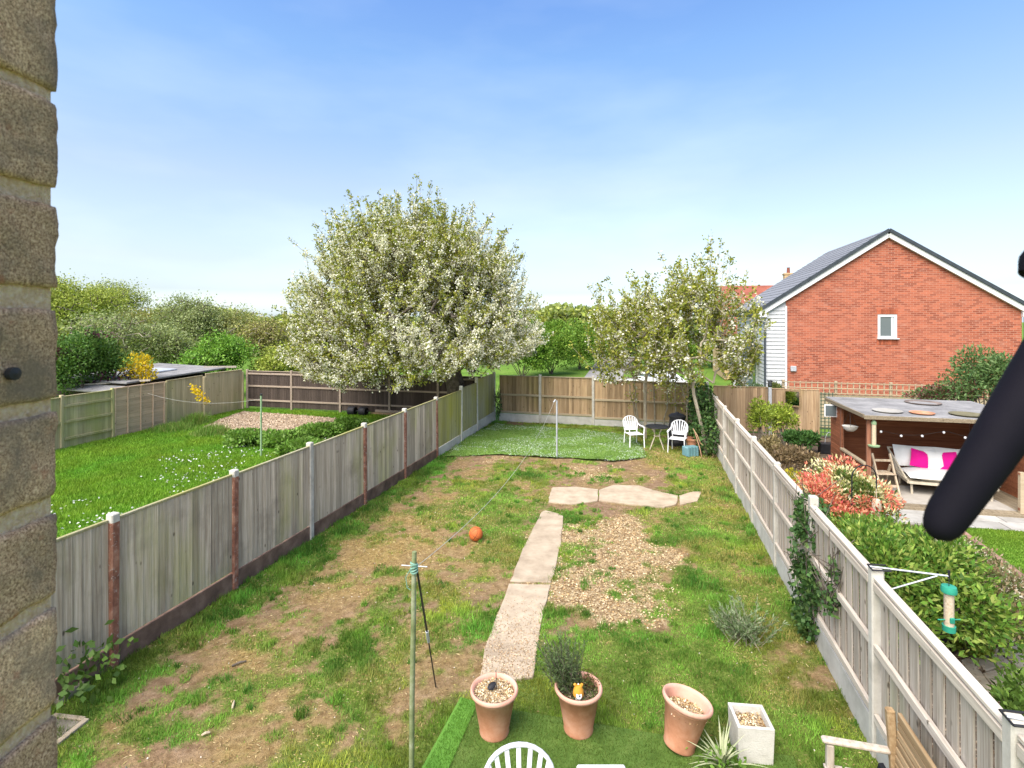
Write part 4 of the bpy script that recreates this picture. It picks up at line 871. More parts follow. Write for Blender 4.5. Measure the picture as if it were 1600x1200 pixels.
win = wf.build('window', m_barge, hs, bevel=.004, loc=(0, .05, 0)); MB().box((HW / 2, -.004, (wz0 + wz1) / 2), (.52, .02, wz1 - wz0 - .18)).build('pane', m_glass, win); MB().box((HW / 2 + .01, -.08, wz0 + .0), (.78, .13, .045)).build('sill', m_barge, win)
MB().box((HW / 2 + .19, -.0165, (wz0 + wz1) / 2), (.09, .004, .78)).build('curtain', plain('pale_curtain', [(.5, .55, .56), (.6, .64, .65)], 4, .8), win)
for zz, hh in ((wz1 + .115, .21), (wz0 - .155, .21)):
    sb = MB().box((0, 0, 0), (.062, .016, hh)).mesh('brick'); sb.materials.append(m_soldier)
    for k in range(10): link('brick', sb, None, hs, (wx0 - .03 + .035 + k * .0765, -.004, zz))
MB().box((WB + .28, -.05, 1.98), (.22, .1, .22)).build('vent_box', m_galv, hs, bevel=.01)
# porch on the front
pc = MB(); pc.slab([(-.15, .9, 2.95), (-1.25, .9, 2.05), (-1.25, 4.2, 2.05), (-.15, 4.2, 2.95)], .12); pc.build('porch_roof', m_verge, hs)
MB().box((-1.1, 1.05, 1.0), (.12, .12, 2.1)).build('porch_post', m_barge, hs)
fw_ = MB().box((-.03, 2.2, 1.1), (.06, 1.0, 2.1)).build('front_door', m_barge, hs, bevel=.01); MB().box((-.065, 2.2, 1.45), (.02, .5, .8)).build('pane', m_glass, fw_)
w_ = MB().box((-.03, 2.6, 3.4), (.06, 1.2, 1.1)).build('window', m_barge, hs, bevel=.01); MB().box((-.065, 2.6, 3.4), (.02, 1.0, .9)).build('pane', m_glass, w_)

# house with the red tiled roof behind
RH = thing('tiled_house', 'tan brick house with red tiled roof behind the brick gable', 'house', tuple(Vector((W(1128, 500, 36).x, 36, 0))), -TH)
MB().box((5, 3.5, 1.6), (9.6, 6.4, 3.2)).build('wall', m_tanbrick, RH)
rr = MB(); rr.slab([(0, -.1, 2.95), (10, -.1, 2.95), (10, 3.6, 6.35), (0, 3.6, 6.35)], .1); rr.slab([(10, 3.6, 6.35), (10, 7.2, 2.95), (0, 7.2, 2.95), (0, 3.6, 6.35)], -.1)
rfo = rr.build('roof', m_redtile, RH)
tl_ = MB().box((5, 0, 0), (10.05, .30, .045), (math.atan2(3.4, 3.7), 0, 0)).mesh('tile_course'); tl_.materials.append(m_redtile)
for k in range(17):
    s = (k + .4) / 17; link('tile_course', tl_, None, rfo, (0, -.16 + 3.7 * s, 3.06 + 3.4 * s))
MB().tube([(0, 3.6, 6.46), (10, 3.6, 6.46)], .11, 8).build('ridge', m_redtile, rfo)
ch = MB().box((5.15, 4.4, 6.4), (.6, .55, 2.0)).box((5.15, 4.4, 7.42), (.70, .64, .12)).build('chimney', m_tanbrick, RH, bevel=.01); MB().lathe([(.10, 7.4), (.13, 7.45), (.10, 7.85), (.12, 7.9), (.08, 7.9)], 12, (5.15, 4.4, 0)).build('chimney_pot', m_redtile, ch)
for xx in (1.2, 3.0):
    w_ = MB().box((xx, .28, 1.6), (.9, .06, 1.1)).build('window', m_barge, RH, bevel=.01); MB().box((xx, .245, 1.6), (.74, .02, .94)).build('pane', m_glass, w_)
# second house a little further left behind the cherries, only slivers show
# road / path beyond the back fence
rd = [W(878, 594, 30.0), W(930, 594, 30.0), W(1000, 560, 50), W(960, 560, 50)]
road = MB().add([(3.2, 29, -.04), (5.2, 28.5, -.04), (14, 60, -.04), (10, 60, -.04)], [(0, 1, 2, 3)]).build('path', plain('tarmac', [(.22, .21, .20), (.32, .31, .30)], 3, .95, .3)); road['kind'] = 'structure'
# parked white car glimpsed through the cherry
car = thing('parked_car', 'white car parked beyond the fence, glimpsed through the small cherries', 'car', (7.2, 27.6, -.05), math.radians(-60))
prof = [(-2.0, .35), (-2.05, .75), (-1.5, .92), (-.75, 1.0), (-.15, 1.42), (1.0, 1.45), (1.75, 1.0), (2.05, .9), (2.05, .35)]
bm_ = MB(); npf = len(prof)
bm_.add([(x, -.82 + (.14 if z > 1.2 else 0), z) for x, z in prof] + [(x, .82 - (.14 if z > 1.2 else 0), z) for x, z in prof], [tuple(range(npf)), tuple(range(npf, 2 * npf))[::-1]] + [(i, i + npf, (i + 1) % npf + npf, (i + 1) % npf) for i in range(npf)])
bm_.build('body', m_carwhite, car, bevel=.05, smooth=True, seg=2)
for s in (-1, 1):
    MB().add([(-.62, s * .80, 1.0), (-.12, s * .715, 1.36), (.95, s * .715, 1.38), (1.5, s * .80, 1.0)], [(0, 1, 2, 3)]).build('side_window', m_glass, car)
    for x in (-1.3, 1.3):
        whl = MB().lathe([(0, -.1), (.24, -.1), (.31, -.07), (.31, .07), (.24, .1), (0, .1)], 18, (x, s * .78, .31), Matrix.Rotation(math.radians(90), 3, 'X')).build('wheel', m_black, car, smooth=True)
        MB().lathe([(0, -.115), (.18, -.11), (.19, -.1)], 12, (x, s * .78, .31), Matrix.Rotation(math.radians(90), 3, 'X')).build('rim', m_galv, whl)
for s in (-1, 1): MB().box((-2.03, s * .6, .68), (.06, .3, .14)).build('headlight', m_glass, car, bevel=.02)
# small shrubs by the white house
for q, (px, R, cols, lab, zc) in enumerate([(1150, (.32, .32, .75), [(.03, .07, .02), (.06, .11, .03)], 'dark little conifer by the white boarded house', .9), (1137, (.38, .35, .5), [(.28, .12, .03), (.20, .14, .04)], 'rusty orange shrub beside the little conifer', 1.0), (1180, (.6, .4, .45), [(.08, .14, .05), (.14, .2, .08)], 'pale green shrub in front of the white boarded house', 1.15), (1212, (.4, .35, .35), [(.14, .18, .05), (.2, .23, .08)], 'small shrub at the foot of the white weatherboards', 1.3)]):
    c = W(px, 600, 20.5); shrub('front_shrub', lab, (c.x, 20.5, zc), R, 1800, .07, cols, 120 + q, 14, group='shrubs before the white boarded house')
# trellis topped wall between shed and house
tw = [ray_line(x, BL + GD * 1.7, PD) for x in (1222, 1300, 1400, 1500, 1580)]
a, b = np.array(tw[0]), np.array(tw[-1]); Lt = float(np.linalg.norm(b - a))
tr_ = thing('trellis_fence', 'pale lattice trellis along the foot of the brick gable', 'trellis', (a[0], a[1], 0), -TH)
MB().box((Lt / 2, .06, .62), (Lt, .05, 1.25)).build('fence_panel', m_rail_back, tr_)
lv = MB().box((0, 0, 0), (.035, .02, .46)).mesh('lath'); lv.materials.append(m_rail_back); lh = MB().box((0, 0, 0), (Lt, .02, .035)).mesh('lath'); lh.materials.append(m_rail_back)
for k in range(int(Lt / .2) + 1): link('lath', lv, None, tr_, (.03 + k * .2, 0, 1.49))
for z in (1.30, 1.49, 1.69): link('lath', lh, None, tr_, (Lt / 2, -.022, z))
for k in range(5): MB().box((.05 + k * (Lt - .1) / 4, .05, .88), (.09, .09, 1.76)).build('post', m_rail_back, tr_, bevel=.01)
c = W(1560, 590, 15.6); shrub('buddleia_shrub', 'loose pale green shrub against the brick gable by the summerhouse', (c.x - .35, 15.6, 2.0), (1.25, .8, 1.15), 5200, .12, [(.08, .16, .05), (.13, .22, .07), (.17, .25, .09)], 131, 20, wfac=.42)
c = W(1475, 608, 15.9); shrub('spreading_shrub', 'low sprawling shrub behind the summerhouse roof', (c.x, 15.9, 1.75), (1.2, .5, .38), 2600, .10, [(.08, .15, .05), (.12, .2, .06), (.2, .05, .07)], 132, 14, wfac=.45)

# ------------------------------------------------------------------ right neighbour's garden ground
m_bed = plain('garden_bed', [(.055, .038, .024), (.10, .072, .048), (.16, .12, .085)], 6, .95, .7, 60, coords='World')
rn = [tuple(RF0 - RD * 5 + PD * .06), tuple(RF0 - RD * 5 + PD * 12), tuple(BRc + PD * 14), tuple(BRc + PD * .06)]
sheet('neighbour_beds', rn, .0, m_bed)
def qual(*pp): return [G(*p)[:2] for p in pp]
lawn1 = qual((1488, 826), (1700, 838), (1700, 985), (1600, 906), (1540, 862))
lawn2 = qual((1566, 958), (1600, 940), (1760, 1050), (1700, 1100), (1600, 1028))
sheet('lawn_upper', [tuple(p) for p in lawn1], .03, m_lawn); sheet('lawn_lower', [tuple(p) for p in lawn2], .03, m_lawn)
for nm, pl, lab in (('lawn_grass', lawn1, 'short lawn of the right neighbouring garden beyond the curved path'), ('lawn_grass', lawn2, 'strip of lawn between the curved path and crazy paving')):
    lawn_blades(pl, 5200, .03, .013, [(.15, .27, .025), (.20, .32, .04), (.11, .22, .02)], nm, lab, .03)
# curved path of slabs
cpx = [((1440, 812), (1470, 812)), ((1452, 835), (1495, 832)), ((1478, 865), (1540, 866)), ((1520, 900), (1592, 906)), ((1575, 950), (1660, 962)), ((1640, 1010), (1740, 1030))]
cp_ = thing('curved_path', 'cream slab path curving round the neighbouring lawn', 'path'); cp_['kind'] = 'structure'; del cp_['category']
for i in range(len(cpx) - 1):
    q = [G(*cpx[i][0]), G(*cpx[i][1]), G(*cpx[i + 1][1]), G(*cpx[i + 1][0])]; c_ = sum(q, Vector()) / 4
    MB().prism([tuple((c_ + (v - c_) * .985)[:2]) for v in q], -.03, .045).build('slab', m_pathslab, cp_, bevel=.006)
    for k in range(7):
        v = q[1].lerp(q[2], (k + .5) / 7); dv = (q[2] - q[1]); MB().box((v.x + .05, v.y, .03), (.10, dv.length / 7 * .93, .09), (0, 0, math.atan2(dv.y, dv.x) - math.pi / 2)).build('brick', m_edgebrick, cp_, bevel=.008)
# patio of pale slabs before the deck
pt = thing('patio', 'pale paving slabs in front of the deck', 'patio'); pt['kind'] = 'structure'; del pt['category']
O_ = np.array(G(1362, 786)[:2]) - PD * .4 - GD * 1.25
for i in range(9):
    for j in range(3):
        p = O_ + PD * (i * .6 + (j % 2) * .15) + GD * j * .45
        MB().box((p[0] + PD[0] * .3, p[1] + .2, .02 + random.uniform(-.003, .003)), (.585, .435, .06), (0, 0, -TH)).build('slab', m_paving, pt, bevel=.006)
# mossy crazy paving by the near bed
cz = thing('stone_paving', 'mossy brown paving stones near the fence', 'paving'); cz['kind'] = 'structure'; del cz['category']
for q in ([(1515, 1022), (1550, 1012), (1580, 1040), (1540, 1052), (1520, 1040)], [(1555, 1010), (1582, 1000), (1640, 1040), (1600, 1055), (1584, 1042)], [(1535, 1056), (1580, 1044), (1625, 1080), (1590, 1095), (1556, 1080)], [(1500, 1035), (1516, 1030), (1552, 1080), (1540, 1090)], [(1604, 1058), (1650, 1044), (1720, 1100), (1650, 1110), (1628, 1080)], [(1584, 998), (1612, 985), (1680, 1035), (1646, 1040)]):
    MB().prism([tuple(G(*p)[:2]) for p in q], -.03, .035).build('stone', m_crazy, cz, bevel=.008)

# ------------------------------------------------------------------ summerhouse
SO = Vector((8.02, 12.0, 0)); SWd, SDp, SH = 3.15, 2.4, 1.9
sh = thing('summerhouse', 'open-fronted red-brown timber summerhouse with flat felt roof', 'summerhouse', tuple(SO), -TH)
MB().slab([(-.1, -.16, SH - .02), (SWd + .1, -.16, SH - .02), (SWd + .1, SDp + .1, SH + .02), (-.1, SDp + .1, SH + .02)], .05).build('roof', m_felt, sh, bevel=.008)
MB().box((SWd / 2, -.175, SH - .02), (SWd + .24, .03, .085)).build('fascia', m_deck, sh, bevel=.004); MB().box((-.115, SDp / 2 - .02, SH + .0), (.03, SDp + .24, .085)).build('fascia', m_deck, sh, bevel=.004)
for x in (.03, SWd - .05): MB().box((x, 0, SH / 2), (.08, .08, SH - .06)).build('post', m_shedv, sh, bevel=.006)
for x in (.03, SWd / 2, SWd - .05): MB().box((x, SDp - .04, SH / 2), (.08, .08, SH - .06)).build('post', m_shedv, sh, bevel=.006)
wb = MB().box((SWd / 2, 0, 0), (SWd - .1, .018, .125)).mesh('wall_board'); wb.materials.append(m_shed)
for k in range(15): link('wall_board', wb, None, sh, (0, SDp - .1 + .002 * (k % 2), .14 + k * .119), (math.radians(4), 0, 0))
ws = MB().box((0, 0, 0), (.018, .82, .125)).mesh('wall_board'); ws.materials.append(m_shed)
for k in range(15): link('wall_board', ws, None, sh, (-.01, SDp - .46, .14 + k * .119), (0, math.radians(-4), 0))
wl = MB().box((0, 0, 0), (.018, 1.5, .125)).mesh('wall_board'); wl.materials.append(m_shed)
for k in range(5): link('wall_board', wl, None, sh, (-.01, .79, .14 + k * .119), (0, math.radians(-4), 0))
MB().beam((-.01, .03, .78), (-.01, 1.56, .78), .09, .06).build('rail', m_rail_back, sh, bevel=.01); MB().box((.0, 1.58, SH / 2), (.07, .07, SH - .08)).build('post', m_shedv, sh, bevel=.006)
wr_ = MB().box((0, 0, 0), (.018, SDp - .2, .125)).mesh('wall_board'); wr_.materials.append(m_shed)
for k in range(15): link('wall_board', wr_, None, sh, (SWd - .02, SDp / 2, .14 + k * .119), (0, math.radians(4), 0))
# deck
dk_ = thing('deck', 'brown timber deck under and before the summerhouse', 'deck', tuple(SO), -TH)
db = MB().box((0, 0, 0), (.118, SDp + .6, .03)).mesh('plank'); db.materials.append(m_deck)
for k in range(34): link('plank', db, None, dk_, (.0 + k * .124, SDp / 2 - .34, .10))
MB().box((2.05, -.66, .045), (4.3, .05, .12)).build('fascia', m_deck, dk_, bevel=.006); MB().box((2.0, 1.2, .02), (4.0, 2.6, .07)).build('joist_frame', m_wood_dark, dk_)
# mat on the deck, brown balustrade at the right
tag(MB().box((1.55, .2, .122), (2.0, 1.35, .012)).build('outdoor_rug', plain('pale_rug', [(.30, .27, .23), (.40, .37, .32)], 6, .95, .4, 120), loc=tuple(SO), rot=(0, 0, -TH)), 'pale flat rug under the white garden sofa', 'rug')
bal = thing('balustrade', 'orange-brown slatted deck balustrade at the right edge', 'balustrade', tuple(SO + Vector((*(PD * 2.62 - GD * .58), 0))), -TH)
sp_ = MB().box((0, 0, 0), (.05, .03, .72)).mesh('slat'); sp_.materials.append(m_shedv)
for k in range(9): link('slat', sp_, None, bal, (.05 + k * .11, 0, .55))
MB().box((.5, 0, .92), (1.2, .07, .04)).build('rail', m_shedv, bal); MB().box((.5, .0, .2), (1.2, .05, .05)).build('rail', m_shedv, bal); MB().box((-.05, 0, .5), (.08, .08, .9)).build('post', m_rail_back, bal)
fp = SO + Vector((*(PD * 2.72 - GD * .62), .115)); tag(MB().lathe([(0, 0), (.05, 0), (.07, .1), (.075, .1), (.075, .12), (.06, .12), (.05, .06)], 16).build('flower_pot', m_terra, loc=tuple(fp), smooth=True), 'tiny terracotta pot at the foot of the balustrade', 'pot')
# sofa
def cushion(mb, c, d, rot=None):
    vs = []; n = 7
    R = Euler(rot).to_matrix() if rot else Matrix.Identity(3); rings = []
    m2 = MB(); 
    pts = {}
    for side in (1, -1):
        for i in range(n):
            for j in range(n):
                u, v = i / (n - 1) * 2 - 1, j / (n - 1) * 2 - 1
                h = side * ((1 - u ** 4) * (1 - v ** 4)) ** .5; pinch = 1 - .06 * (1 - abs(u * v))
                pts[(side, i, j)] = Vector((u * d[0] / 2 * pinch, v * d[1] / 2 * pinch, h * d[2] / 2))
    keys = list(pts); ix = {k: q for q, k in enumerate(keys)}
    fs = []
    for side in (1, -1):
        for i in range(n - 1):
            for j in range(n - 1):
                f = (ix[(side, i, j)], ix[(side, i + 1, j)], ix[(side, i + 1, j + 1)], ix[(side, i, j + 1)]); fs.append(f if side > 0 else f[::-1])
    mb.add([R @ pts[k] + Vector(c) for k in keys], fs); return mb
sf = thing('garden_sofa', 'cane garden sofa with thick white cushions on the deck', 'sofa', tuple(SO + Vector((*(PD * 1.74 + GD * .55), .128))), -TH - math.radians(6))
fr = MB()
for x in (-.72, .72):
    for y in (-.38, .42): fr.tube([(x, y, 0), (x * 1.02, y, .28)], .025, 6)
fr.beam((-.8, -.45, .27), (.8, -.45, .27), .05, .05); fr.beam((-.8, .5, .27), (.8, .5, .27), .05, .05); fr.beam((-.8, -.45, .27), (-.8, .5, .27), .05, .05); fr.beam((.8, -.45, .27), (.8, .5, .27), .05, .05); fr.box((0, 0, .28), (1.55, .9, .03))
fr.build('frame', m_cane, sf)
for s in (-1, 1):
    fr = MB()
    for k in range(9):
        t = k / 8; fr.tube([(s * .78, -.42 + .9 * t, .28), (s * (.86 + .06 * t), -.40 + 1.0 * t, .36 + .44 * t)], .012, 5)
    fr.tube([(s * .84, -.44, .34), (s * .92, .6, .82)], .02, 6); fr.build('arm', m_cane, sf)
fr = MB()
for k in range(15): fr.tube([(-.8 + 1.6 * k / 14, .5, .28), (-.9 + 1.8 * k / 14, .62, .80)], .012, 5)
fr.tube([(-.92, .62, .81), (.92, .62, .81)], .022, 6); fr.build('backrest', m_cane, sf)
cushion(MB(), (0, .0, .38), (1.56, .98, .20)).build('seat_cushion', m_cushion, sf, smooth=True)
for x in (-.42, .42): cushion(MB(), (x, .42, .68), (.86, .50, .18), (math.radians(68), 0, 0)).build('back_cushion', m_cushion, sf, smooth=True)
so = sf.location; Ms = Matrix.Rotation(-TH - math.radians(6), 3, 'Z')
for nm, x, rz, m_, lab in (('scatter_cushion', -.36, .22, m_magenta, 'bright magenta scatter cushion, the tilted one, on the white sofa'), ('scatter_cushion', -.08, .05, m_cushion, 'white scatter cushion between the two magenta ones'), ('scatter_cushion', .16, -.1, m_magenta, 'square magenta scatter cushion beside the black window handle')):
    pz = Ms @ Vector((x, .24, .66)); cushion(MB(), (0, 0, 0), (.42, .42, .13), (math.radians(66), rz, 0)).build(nm, m_, smooth=True, loc=tuple(so + pz), rot=(0, 0, -TH - .1)); o = bpy.context.scene.objects[-1]
    for o in col.objects:
        if o.name.startswith('scatter_cushion') and 'label' not in o: tag(o, lab, 'cushion', 'cushions on the garden sofa')
# folding step chair
fc = thing('folding_chair', 'pale folding wooden step chair beside the sofa', 'chair', tuple(SO + Vector((*(PD * .42 + GD * .25), .116))), -TH + .15)
for s in (-.19, .19):
    MB().beam((s, -.28, 0), (s, .10, .86), .035, .05).build('leg', m_teak, fc, bevel=.004); MB().beam((s * .9, .30, 0), (s * .9, .04, .62), .035, .05).build('leg', m_teak, fc, bevel=.004)
for k in range(5): MB().box((0, -.12 + k * .075, .44), (.40, .05, .02)).build('seat_slat', m_teak, fc, bevel=.003)
MB().box((0, .03, .72), (.40, .02, .05)).build('back_rail', m_teak, fc); MB().box((0, -.2, .2), (.40, .02, .05)).build('stretcher', m_teak, fc); MB().box((0, .2, .22), (.36, .02, .04)).build('stretcher', m_teak, fc)
# things on and around the summerhouse
def at_sh(x, y, z): v = PD * x + GD * y; return (SO.x + v[0], SO.y + v[1], z)
def dish(name, lab, p, r, m_): tag(MB().lathe([(0, .008), (r * .75, .008), (r * .95, .04), (r, .04), (r, .03), (r * .8, 0), (0, 0)], 28).build(name, m_, loc=p, smooth=True), lab, 'dish')
dish('saucer', 'round terracotta saucer on the summerhouse roof', at_sh(1.18, .25, SH + .035), .24, m_terra)
dish('saucer', 'flat grey-white tray lying on the summerhouse roof corner', at_sh(.55, .38, SH + .035), .30, m_paving)
dish('saucer', 'dark mossy dish on the summerhouse roof near the handle', at_sh(2.05, .28, SH + .035), .32, plain('moss_dish', [(.10, .09, .05), (.2, .18, .11)], 6))
dish('saucer', 'shallow dark tray at the back of the summerhouse roof', at_sh(1.9, 1.85, SH + .05), .38, plain('dark_dish', [(.08, .06, .05), (.25, .2, .17)], 5))
sp = thing('solar_charger', 'small white framed solar panel on the summerhouse side', 'solar panel', at_sh(-.16, 1.9, 1.62), -TH)
MB().box((0, 0, .06), (.30, .03, .32)).build('frame', m_barge, sp, bevel=.004); MB().box((0, -.018, .06), (.25, .01, .27)).build('cell', m_glass, sp); MB().tube([(.02, .02, .0), (.16, .05, -.02)], .012, 6).build('bracket', m_barge, sp)
hb = thing('hanging_basket', 'pale hanging basket in the summerhouse side opening', 'basket', at_sh(-.06, .85, 1.36))
MB().lathe([(0, 0), (.08, .01), (.14, .06), (.17, .13), (.155, .13), (0, .09)], 18).build('bowl', m_planter, hb, smooth=True)
for k in range(3): MB().tube([(.16 * math.cos(k * 2.1), .16 * math.sin(k * 2.1), .13), (0, 0, .52)], .004, 4).build('chain', m_darkmetal, hb)
bf = thing('seed_feeder', 'pale tube bird feeder on the summerhouse corner post', 'bird feeder', at_sh(.10, -.10, 1.22))
MB().tube([(0, 0, .04), (0, 0, .5)], .045, 12).build('tube', plain('seed', [(.45, .35, .22), (.6, .5, .35)], 40, .5), bf, smooth=True); MB().lathe([(0, 0), (.11, .0), (.12, .03), (.05, .04)], 14).build('tray', m_greenpole, bf); MB().lathe([(.055, .5), (.05, .55), (.015, .6), (0, .6)], 12).build('lid', m_greenpole, bf); MB().tube([(0, 0, .59), (0, .03, .66)], .005, 4).build('hook', m_darkmetal, bf)
sl_ = thing('string_lights', 'string of small round lights under the summerhouse roof', 'string lights', at_sh(.1, .05, 1.72), -TH)
pp = [Vector((x, .0 + .02 * math.sin(x * 3), -.10 - .14 * abs(math.sin(x * 2.2)))) for x in np.linspace(0, 2.9, 30)]; MB().tube(pp, .004, 4).build('cable', m_darkmetal, sl_)
for k in range(2, 29, 4): MB().lathe([(0, -.03), (.022, -.02), (.028, 0), (.02, .02), (0, .03)], 8, tuple(pp[k] - Vector((0, 0, .03)))).build('bulb', m_white, sl_, smooth=True)
# lantern post, mirror, green trellis, planter basket at far fence
p = ray_line(1203, BL - GD * .25, PD); lp_ = thing('lantern_post', 'white post with a small black lantern in the neighbouring bed', 'lamp post', (p[0], p[1], 0), -TH)
MB().box((0, 0, .83), (.10, .10, 1.7)).build('post', m_upvc, lp_, bevel=.006); MB().box((0, 0, 1.73), (.12, .12, .04)).box((0, 0, 1.90), (.16, .16, .03)).box((.05, .05, 1.81), (.015, .015, .16)).box((-.05, .05, 1.81), (.015, .015, .16)).box((.05, -.05, 1.81), (.015, .015, .16)).box((-.05, -.05, 1.81), (.015, .015, .16)).build('lantern', m_black, lp_); MB().box((0, 0, 1.81), (.07, .07, .12)).build('lantern_glass', m_glass, lp_)
p = ray_line(1236, BL - GD * .08, PD); mr = thing('framed_mirror', 'square garden mirror in a wooden frame on the brown fence', 'mirror', (p[0], p[1], 1.02), -TH)
fr = MB(); s = .5
for c_, d_ in (((0, 0, .02), (s, .03, .035)), ((0, 0, .55), (s, .03, .035)), ((-s / 2 + .018, 0, .285), (.035, .03, .50)), ((s / 2 - .018, 0, .285), (.035, .03, .50))): fr.box(c_, d_)
fr.build('frame', m_bench, mr); g_ = MB().box((0, .0, .285), (s - .07, .008, .50)).build('glass', m_mirror, mr); mr.rotation_euler = (math.radians(3), 0, math.radians(-27)); mr.location.y -= .08
p = ray_line(1292, BL - GD * .3, PD); gt = thing('green_trellis', 'dark green lattice panel beside the summerhouse', 'trellis', (p[0], p[1], 0), -TH)
lv = MB().box((0, 0, 0), (.025, .02, 1.55)).mesh('lath'); m_gt = plain('green_lattice', [(.05, .085, .055), (.09, .13, .085)], 6, .9); lv.materials.append(m_gt); lh = MB().box((0, 0, 0), (.42, .02, .025)).mesh('lath'); lh.materials.append(m_gt)
for k in range(4): link('lath', lv, None, gt, (-.18 + k * .12, 0, .8))
for k in range(13): link('lath', lh, None, gt, (0, -.021, .08 + k * .12))
p = ray_line(1293, BL - GD * 2.6, PD); pb = thing('black_planter', 'black trough planter with wire hoop beside the summerhouse', 'planter', (p[0], p[1], 0), -TH)
MB().box((0, 0, .16), (.46, .3, .32)).build('trough', m_black, pb, bevel=.02); MB().tube([(.12 * math.cos(a_) + .05, 0, .3 + .34 * math.sin(a_)) for a_ in np.linspace(0, math.pi, 12)], .008, 5).build('hoop', m_galv, pb)

# ------------------------------------------------------------------ shrubs of the right neighbour
def off_fence(P): return P[:, 0] > right_x(P[:, 1]) + .14
LIME = [(.34, .44, .05), (.44, .50, .08), (.24, .34, .045)]
for q, (px, Yd, R, zc, cols, lab, n, ls) in enumerate([
    (1190, 16.6, (.45, .4, .72), .85, LIME, 'yellow-green upright shrub left of the lantern post', 1500, .10), (1222, 16.9, (.5, .4, .6), .8, LIME, 'yellow-green shrub below the framed mirror', 1500, .10),
    (1250, 16.2, (.6, .4, .3), .35, [(.05, .13, .03), (.08, .17, .04)], 'low dark green leafy clump below the mirror', 1500, .13),
    (1200, 13.8, (.55, .6, .45), .55, [(.24, .19, .09), (.33, .27, .13), (.18, .15, .06)], 'straw coloured twiggy bush next to the silvery fence', 1900, .09), (1240, 13.3, (.75, .5, .42), .5, [(.24, .17, .10), (.30, .22, .12), (.16, .12, .06)], 'brownish bed of dried stems before the far fence', 2200, .09),
    (1240, 10.6, (.5, .5, .42), .55, [(.40, .36, .02), (.50, .44, .04), (.28, .29, .03)], 'golden yellow bush behind the silvery fence', 2400, .075)]):
    c = W(px, 600, Yd); shrub('border_shrub', lab, (max(c.x, right_x(Yd) + R[0] + .12), Yd, zc), R, n, ls, cols, 140 + q, 16, clip=off_fence, stem=m_twig, group='shrubs in the right border', up=.8)
def pieris(P, d, cl):
    f = fbm(P[:, 0] * 1.0 + P[:, 2], P[:, 1] + P[:, 2] * .5, 3.4, 3, 91); k = (f > .52) & (d[:, 2] > -.2); cl[k] = mixcol([(.66, .16, .10), (.76, .30, .17), (.76, .44, .26), (.62, .11, .11)], k.sum())
    k2 = (f < .50) & (f > .36) & (d[:, 2] > -.5); cl[k2] = mixcol([(.76, .70, .38), (.82, .77, .50), (.62, .60, .28)], k2.sum()); return cl
shrub('pieris_shrub', 'flowering shrub with red and cream new leaves behind the fence', (W(1305, 740, 8.9).x, 8.9, .95), (.78, .85, .72), 16000, .066, [(.06, .12, .02), (.12, .18, .04), (.22, .24, .06)], 151, 26, extra=pieris, clip=off_fence, wfac=.42)
shrub('pieris_shrub', 'lower red and cream sprays above the green laurel', (W(1345, 770, 8.3).x, 8.3, .7), (.55, .55, .52), 7500, .064, [(.07, .14, .02), (.13, .2, .04)], 152, 18, extra=pieris, clip=off_fence, wfac=.42)
LAUR = [(.09, .21, .025), (.16, .30, .04), (.06, .13, .02), (.26, .37, .06), (.33, .38, .09)]
shrub('evergreen_shrub', 'large glossy green shrub behind the near fence panels', (W(1420, 860, 6.5).x, 6.55, .72), (.95, 1.15, .78), 17000, .085, LAUR, 153, 34, clip=off_fence, wfac=.42)
shrub('evergreen_shrub', 'glossy green shrub between the red-leaved shrub and the patio', (W(1365, 810, 7.7).x + .05, 7.75, .6), (.85, .75, .58), 9000, .085, LAUR, 154, 24, clip=off_fence, wfac=.42)
shrub('sparse_shrub', 'sparse twiggy shrub with pinkish leaves beside the curved path', (W(1535, 930, 6.4).x + .1, 6.5, .62), (.62, .75, .58), 8000, .055, [(.13, .19, .05), (.20, .25, .09), (.28, .18, .10), (.34, .27, .17)], 155, 24, clip=off_fence, wfac=.45, stem=m_twig, nstem=24)
shrub('corner_shrub', 'light green leafy shrub at the right edge above the fence', (W(1600, 1075, 4.75).x + .28, 4.85, .35), (.42, .42, .35), 2600, .07, [(.10, .19, .03), (.17, .27, .05), (.07, .13, .02)], 156, 16, clip=off_fence)
shrub('yellow_fern', 'small yellow-green plant at the foot of the near shrub', (*G(1512, 1022)[:2], .08), (.2, .2, .12), 420, .07, [(.28, .32, .04), (.2, .27, .03)], 157, 8, clip=off_fence, cat='plant')
# leaf litter on the bed
n = 5000; Y = RNG.uniform(4.6, 7.4, n); X = right_x(Y) + .1 + RNG.random(n) * 2.0; k = ~in_poly(X, Y, lawn2); X, Y = X[k], Y[k]; n = len(X)
o = link('leaf_litter', leaf_mesh('leaf_litter', np.stack([X, Y, np.full(n, .012) + .02 * RNG.random(n)], 1), rdir(n) * [1, 1, .3], RNG.uniform(.02, .06, n), .025, mixcol([(.16, .10, .06), (.25, .17, .11), (.08, .055, .035), (.4, .33, .25)], n), .2), m_chip); tag(o, 'brown leaf litter under the shrubs behind the fence', 'leaf litter', kind='stuff')
